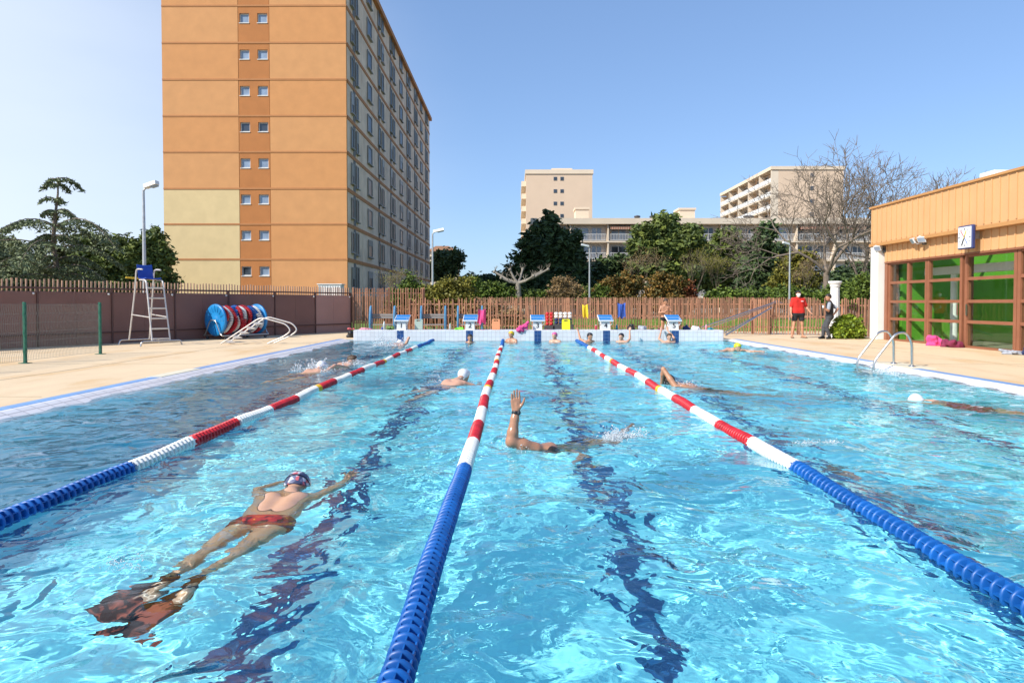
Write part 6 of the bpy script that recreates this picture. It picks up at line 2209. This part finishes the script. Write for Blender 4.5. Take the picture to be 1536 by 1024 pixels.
prone(2.56, 11.2, .9, 'dark haired swimmer with one elbow bent out of the water, right of the right rope', 'hair', 'tan', suit=M['black_cloth'], head=(0, .03, .05), face=(.4, .6, -.6), zsh=-.04, zhip=-.2, zfeet=-.24, capname='hair', kick=.05,
      arms=[('l', (-.16, .06, .27), (-.06, .14, .02), (.2, .5, -.8), (0, 0, -1), (1, 0, 0)), ('r', (.26, .1, -.06), (.28, .4, -.05), (0, 1, 0), (0, 0, -1), (-1, 0, 0))])
prone(5.62, 9.45, .95, 'swimmer in white cap and dark pink swimsuit low in the water near the right ladder', 'cap_white', 'light', suit=M['maroon'], head=(0, .05, -.04), zsh=-.07, zhip=-.40, zfeet=-.8, suit_top=True,
      arms=[('l', (-.25, .1, -.1), (-.2, .42, -.1), (0, 1, 0), (0, 0, -1), (1, 0, 0))])
prone(6.12, 18.9, PI + .2, 'swimmer in lime yellow cap with arms spread, far right lane', 'cap_lime', 'light', suit=M['navy'], head=(0, .06, .13), face=(0, 1, -.2), zsh=.02,
      arms=[('l', (-.42, .0, .0), (-.66, .12, .01), (-1, .2, 0), (0, 0, -1), (0, 1, 0)), ('r', (.42, .0, .0), (.62, .12, .01), (1, .2, 0), (0, 0, -1), (0, 1, 0))])
M['water_dim_suit'] = pm('water_dim_teal', (.14, .46, .56), .6, .12, 6)  # made-up suit; its teal stands in for the water dimming the swimmer
prone(2.86, 5.95, .80, 'swimmer fully under water right of the right lane rope', 'hair_br', 'wet', suit=M['water_dim_suit'], head=(0, .05, -.50), zsh=-.62, zhip=-.95, zfeet=-1.45, capname='hair', kick=.06, full_suit=True,
      arms=[('l', (-.24, -.42, -.85), (-.2, -.66, -.95), (0, -1, -.2), (0, 0, -1), (1, 0, 0)), ('r', (.24, -.42, -.85), (.2, -.66, -.95), (0, -1, -.2), (0, 0, -1), (-1, 0, 0))])

# ---------------------------------------------------------------- swimmer with the raised arm and wristwatch
W = Sw(.20, 6.40, 0, 'swimmer with a tanned arm raised straight out of the water, black watch on the wrist', z=-.02)
el, wr = W(-.235, -.12, .085), W(-.195, -.08, .36)
shr = W(-.02, -.06, .0); shl = W(.27, .14, -.17)
hpl, hpr = W(.46, .60, -.42), W(.46, .42, -.44)
nk = W(.14, .06, -.03)
hc = W(.13, .0, -.10)
T = torso(nk, shl, shr, hpl, hpr, 1.05)
L_ = leg(hpl, W(.78, .84, -.46), W(1.02, 1.1, -.20)) + leg(hpr, W(.76, .70, -.52), W(.95, 1.0, -.42))
L_ += [(W(1.02, 1.1, -.20), W(1.12, 1.28, -.08), .034, .024, .02), (W(.95, 1.0, -.42), W(1.05, 1.18, -.44), .034, .024, .02)]
A = [(shr, shr.lerp(el, .5), .066, .062, .03), (shr.lerp(el, .5), el, .062, .052, .03), (el, el.lerp(wr, .3), .052, .051, .025), (el.lerp(wr, .3), el.lerp(wr, .75), .051, .038, .02), (el.lerp(wr, .75), wr, .038, .030, .02)]
A2 = arm(shl, W(.45, -.1, -.25), W(.3, -.3, -.3))
hd = (-.02, .03, 1)
H = hand_prims(wr, hd, (.1, -1, .05), (1, .1, 0), 1.12, .10, spread=.15)
V1, Q1 = sdf_mesh(head_prims(hc, (.3, -.2, -.9), (.4, -.85, .3)) + [(nk, hc, .055, .055, .03)] + T + L_ + A[:1] + A2 + A[1:] + H, .0075)
np_mesh('body', V1, Q1, SK['wet'], W.r, smooth=True).cycles.is_caustics_receiver = True
cap_part('hair', hc, (.3, -.2, -.9), (.4, -.85, .3), M['hair'], W.r, .008)
part_sdf('swimsuit', T, M['navy'], W.r, .012, [plane((hpl - shl), hpl.lerp(shl, -.15)), plane((shl - hpl), hpl.lerp(shl, .22))], .01)
ax_ = (wr - el).normalized(); wc = wr + ax_ * -.012
mb = MB()
mb.lathe([(.034, -.016), (.0365, -.014), (.037, 0), (.0365, .014), (.034, .016)], wc, ax_, 20)
ws = mb.build('watch_strap', M['black'], W.r)
mb = MB(); mb.lathe([(0, .032), (.021, .032), (.022, .036), (.020, .043), (0, .044)], wc, W.v(.85, -.5, 0), 18); mb.build('watch_case', M['dark_grey'], W.r)

# ---------------------------------------------------------------- finswimmer in the foreground
W = Sw(-1.60, 4.93, .02, 'prone swimmer in red trunks, speckled cap and dark fins, nearest to the camera', z=-.016)
hc = W(0, .03, .00); fwd, up = W.v(0, .35, -.94), W.v(0, .94, .35)
shl, shr, hpl, hpr = W(-.185, -.18, -.05), W(.185, -.18, -.05), W(-.095, -.70, -.095), W(.095, -.70, -.095)
nk = W(0, -.11, -.01)
T = torso(nk, shl, shr, hpl, hpr, .90)
knl, knr = W(-.17, -1.10, -.15), W(.00, -1.12, -.17)
anl, anr = W(-.24, -1.43, -.22), W(-.08, -1.44, -.24)
L1 = leg(hpl, knl, anl, None, .92) + [(anl, W(-.27, -1.58, -.31), .033, .03, .02)]
L2 = leg(hpr, knr, anr, None, .92) + [(anr, W(-.10, -1.60, -.33), .033, .03, .02)]
A1 = arm(shl, W(-.30, .06, -.12), W(-.15, .30, -.14), .95); A2 = arm(shr, W(.29, .10, -.06), W(.30, .40, -.02), .95)
H = hand_prims(W(-.15, .30, -.14), W.v(.35, .9, 0), W.v(0, 0, -1), W.v(.9, -.3, 0), .95, .15) + hand_prims(W(.30, .40, -.02), W.v(.1, 1, .15), W.v(0, .1, -1), W.v(-1, .1, 0), .95, .15)
back = [(W(-.08, -.25, -.018), W(-.06, -.52, -.045), .065, .055, .04), (W(.08, -.25, -.018), W(.06, -.52, -.045), .065, .055, .04)]
part_sdf('body', head_prims(hc, fwd, up) + [(nk, hc, .057, .056, .03)] + T + back + L1 + L2 + A1 + A2 + H, SK['pale_wet'], W.r, .0075)
m, nt, b = new_mat('red_print_trunks')
b.inputs['Roughness'].default_value = .6
tc = nt.nodes.new('ShaderNodeTexCoord'); vo = nt.nodes.new('ShaderNodeTexNoise'); vo.inputs['Scale'].default_value = 16; vo.inputs['Detail'].default_value = 2
lk(nt, tc.outputs['Object'], vo.inputs['Vector'])
rp = nt.nodes.new('ShaderNodeValToRGB'); rp.color_ramp.interpolation = 'EASE'
rp.color_ramp.elements[0].position = .42; rp.color_ramp.elements[0].color = (.06, .01, .01, 1)
rp.color_ramp.elements[1].position = .48; rp.color_ramp.elements[1].color = (.30, .018, .018, 1)
e = rp.color_ramp.elements.new(.66); e.color = (.42, .05, .02, 1)
e = rp.color_ramp.elements.new(.72); e.color = (.7, .40, .03, 1)
lk(nt, vo.outputs[0], rp.inputs[0]); lk(nt, rp.outputs[0], b.inputs['Base Color'])
part_sdf('swim_trunks', T + L1[:1] + L2[:1], m, W.r, .0075, [plane(W.v(0, 1, 0), W(0, -.62, 0)), plane(W.v(.06, -1, 0), W(-.1, -.80, 0)), plane(W.v(-.06, -1, 0), W(.1, -.80, 0))], .010)
m, nt, b = new_mat('speckled_cap')
b.inputs['Roughness'].default_value = .35
tc = nt.nodes.new('ShaderNodeTexCoord'); vo = nt.nodes.new('ShaderNodeTexVoronoi'); vo.inputs['Scale'].default_value = 34
lk(nt, tc.outputs['Object'], vo.inputs['Vector'])
rp = nt.nodes.new('ShaderNodeValToRGB'); rp.color_ramp.interpolation = 'CONSTANT'
rp.color_ramp.elements[0].color = (.05, .06, .12, 1); rp.color_ramp.elements[1].position = .4; rp.color_ramp.elements[1].color = (.5, .52, .58, 1)
e = rp.color_ramp.elements.new(.66); e.color = (.14, .15, .24, 1); e = rp.color_ramp.elements.new(.86); e.color = (.55, .12, .14, 1)
sp = nt.nodes.new('ShaderNodeSeparateColor'); lk(nt, vo.outputs['Color'], sp.inputs[0]); lk(nt, sp.outputs[0], rp.inputs[0]); lk(nt, rp.outputs[0], b.inputs['Base Color'])
M['speck'] = m
cap_part('swim_cap', hc, fwd, up, m, W.r, .0065, infl=.009)
part_sdf('goggle_strap', head_prims(hc, fwd, up)[:1], M['goggle'], W.r, .006, [plane(-up, hc - up * .0 + Vector((0, 0, .0)) + up * .008), plane(up, hc + up * .024)], .013)
# fins: foot pocket and long blade with ribs, hanging down behind the feet
M['fin'] = pm('dark_fin_rubber', (.035, .014, .010), .85, .5, 7, spec=.1)
m, nt, b = new_mat('mottled_fin_blade')
b.inputs['Roughness'].default_value = .85
b.inputs['Specular IOR Level'].default_value = .1
tc = nt.nodes.new('ShaderNodeTexCoord'); vo = nt.nodes.new('ShaderNodeTexNoise'); vo.inputs['Scale'].default_value = 9; vo.inputs['Detail'].default_value = 2
lk(nt, tc.outputs['Object'], vo.inputs['Vector'])
rp = nt.nodes.new('ShaderNodeValToRGB')
rp.color_ramp.elements[0].position = .50; rp.color_ramp.elements[0].color = (.055, .022, .014, 1)
rp.color_ramp.elements[1].position = .62; rp.color_ramp.elements[1].color = (.50, .12, .07, 1)
lk(nt, vo.outputs[0], rp.inputs[0]); lk(nt, rp.outputs[0], b.inputs['Base Color'])
M['fin_red'] = m
for an, tip, sd in ((anl, W(-.42, -1.62, -.46), W.v(1, -.35, .1)), (anr, W(-.24, -1.66, -.52), W.v(1, -.15, .05))):
    foot = Vector(an).lerp(tip, .34)
    d = (tip - Vector(an)).normalized(); sd = (sd - d * sd.dot(d)).normalized(); nn = d.cross(sd)
    V, Q = sdf_mesh([(Vector(an) + d * .0, foot, .045, .052, .02), (foot - sd * .03, foot + d * .06 - sd * .05, .045, .02, .02), (foot + sd * .03, foot + d * .06 + sd * .05, .045, .02, .02)], .009)
    fp = np_mesh('fin', V, Q, M['fin'], W.r, smooth=True)
    fp.cycles.is_caustics_receiver = True
    mb = MB(); n = 10; L = (tip - foot).length + .06
    vs = []
    for k in range(n + 1):
        t = k / n
        wd_ = .055 + .065 * t ** .7
        cc = foot + d * (L * t) + nn * (.05 * math.sin(2.2 * t))
        for q in (-1, -.5, 0, .5, 1):
            vs.append(cc + sd * (wd_ * q) - d * (.03 * abs(q) * (t > .95)) + nn * (.006 * (1 - q * q)))
        for q in (1, .5, 0, -.5, -1):
            vs.append(cc + sd * (wd_ * q) - d * (.03 * abs(q) * (t > .95)) - nn * .006)
    fs = []
    for k in range(n):
        for q in range(10):
            fs.append((k * 10 + q, k * 10 + (q + 1) % 10, (k + 1) * 10 + (q + 1) % 10, (k + 1) * 10 + q))
    fs += [tuple(range(10)), tuple(n * 10 + q for q in range(10))]
    mb.add(vs, fs, 0, True)
    for q in (-1, 1):
        mb.tube([foot + sd * (.05 * q), foot + d * (L * .5) + sd * (.10 * q) + nn * .045, foot + d * L * .92 + sd * (.118 * q) + nn * .045], [.011, .010, .006], 6)
    mb.build('fin_blade', M['fin_red'], fp).cycles.is_caustics_receiver = True


# ---------------------------------------------------------------- splashes
M['foam'] = pm('foam', (.85, .88, .9), .25, .05, 20, spec=.6)
dm = bpy.data.materials.new('water_drop'); dm.use_nodes = True
nt = dm.node_tree; nt.nodes.remove(nt.nodes['Principled BSDF'])
g1 = nt.nodes.new('ShaderNodeBsdfGlass'); g1.inputs['IOR'].default_value = 1.33; g1.inputs['Roughness'].default_value = .15
d1 = nt.nodes.new('ShaderNodeBsdfDiffuse'); d1.inputs[0].default_value = (.9, .93, .95, 1)
mx = nt.nodes.new('ShaderNodeMixShader'); mx.inputs[0].default_value = .45
lk(nt, g1.outputs[0], mx.inputs[1]); lk(nt, d1.outputs[0], mx.inputs[2]); lk(nt, mx.outputs[0], nt.nodes['Material Output'].inputs[0])


def splash(label, x, y, sx, sy, hgt, n, seed, smin=.004, smax=.012, yaw=0.0):
    r = np.random.default_rng(seed)
    ico = np.array([(0, 0, 1), (.894, 0, .447), (.276, .851, .447), (-.724, .526, .447), (-.724, -.526, .447), (.276, -.851, .447), (.724, .526, -.447), (-.276, .851, -.447), (-.894, 0, -.447), (-.276, -.851, -.447), (.724, -.526, -.447), (0, 0, -1)])
    fc = np.array([(0, 1, 2), (0, 2, 3), (0, 3, 4), (0, 4, 5), (0, 5, 1), (1, 6, 2), (2, 7, 3), (3, 8, 4), (4, 9, 5), (5, 10, 1), (6, 7, 2), (7, 8, 3), (8, 9, 4), (9, 10, 5), (10, 6, 1), (6, 11, 7), (7, 11, 8), (8, 11, 9), (9, 11, 10), (10, 11, 6)])
    # droplets gather in a few bursts
    k = 7
    bc = r.normal(size=(k, 2)) * .45
    ci = r.integers(0, k, n)
    q = bc[ci] + r.normal(size=(n, 2)) * .22
    c, s = math.cos(yaw), math.sin(yaw)
    px = x + c * q[:, 0] * sx - s * q[:, 1] * sy
    py = y + s * q[:, 0] * sx + c * q[:, 1] * sy
    zb = np.array([water_z(a, b) for a, b in zip(px, py)])
    hh = r.exponential(.28, n) * hgt * (r.random(n) < .55)
    S_ = smin + (smax - smin) * r.random(n) ** 3
    st = np.stack([S_ * (1 + .8 * r.random(n)), S_ * (1 + .8 * r.random(n)), S_ * np.where(hh > .01, 1.2, .45)], 1)
    V = ico[None] * st[:, None, :] + np.stack([px, py, zb + hh], 1)[:, None, :]
    Fc = fc[None] + (np.arange(n) * 12)[:, None, None]
    o = np_mesh('splash', V.reshape(-1, 3), Fc.reshape(-1, 3), dm, smooth=True, org=(x, y, 0))
    tag(o, label, 'splash', kind='stuff')


splash('white spray round the raised arm of the middle swimmer', .02, 6.38, .24, .20, .10, 900, 1, .002, .006)
splash('white kick splash behind the middle swimmer with raised arm', 1.0, 6.75, .26, .14, .10, 2600, 2, .002, .007)
splash('spray thrown up by the white-capped swimmer in the left lane', -4.0, 13.6, .38, .38, .22, 1500, 3, .004, .013)
splash('spray beside the second swimmer in the left lane', -3.45, 14.7, .35, .25, .12, 900, 4, .004, .012)
splash('big splash of the far swimmer under starting block 1', -3.95, 21.3, .6, .5, .3, 1500, 5, .005, .02)
splash('spray round the breaststroke swimmer by the middle rope', -1.0, 11.5, .32, .25, .08, 600, 6, .003, .010)
splash('small splash by the bent elbow right of the right rope', 2.75, 11.1, .45, .25, .08, 700, 7, .003, .009)
splash('thin white water over the submerged swimmer at right', 2.95, 6.5, .22, .06, .03, 500, 8, .002, .006)
splash('churned bubbles over the fins of the nearest swimmer', -1.95, 3.40, .12, .10, .05, 260, 9, .0015, .004)
splash('white water falling at the foot of the right ladder', 7.2, 13.2, .25, .8, .06, 420, 10, .006, .016)
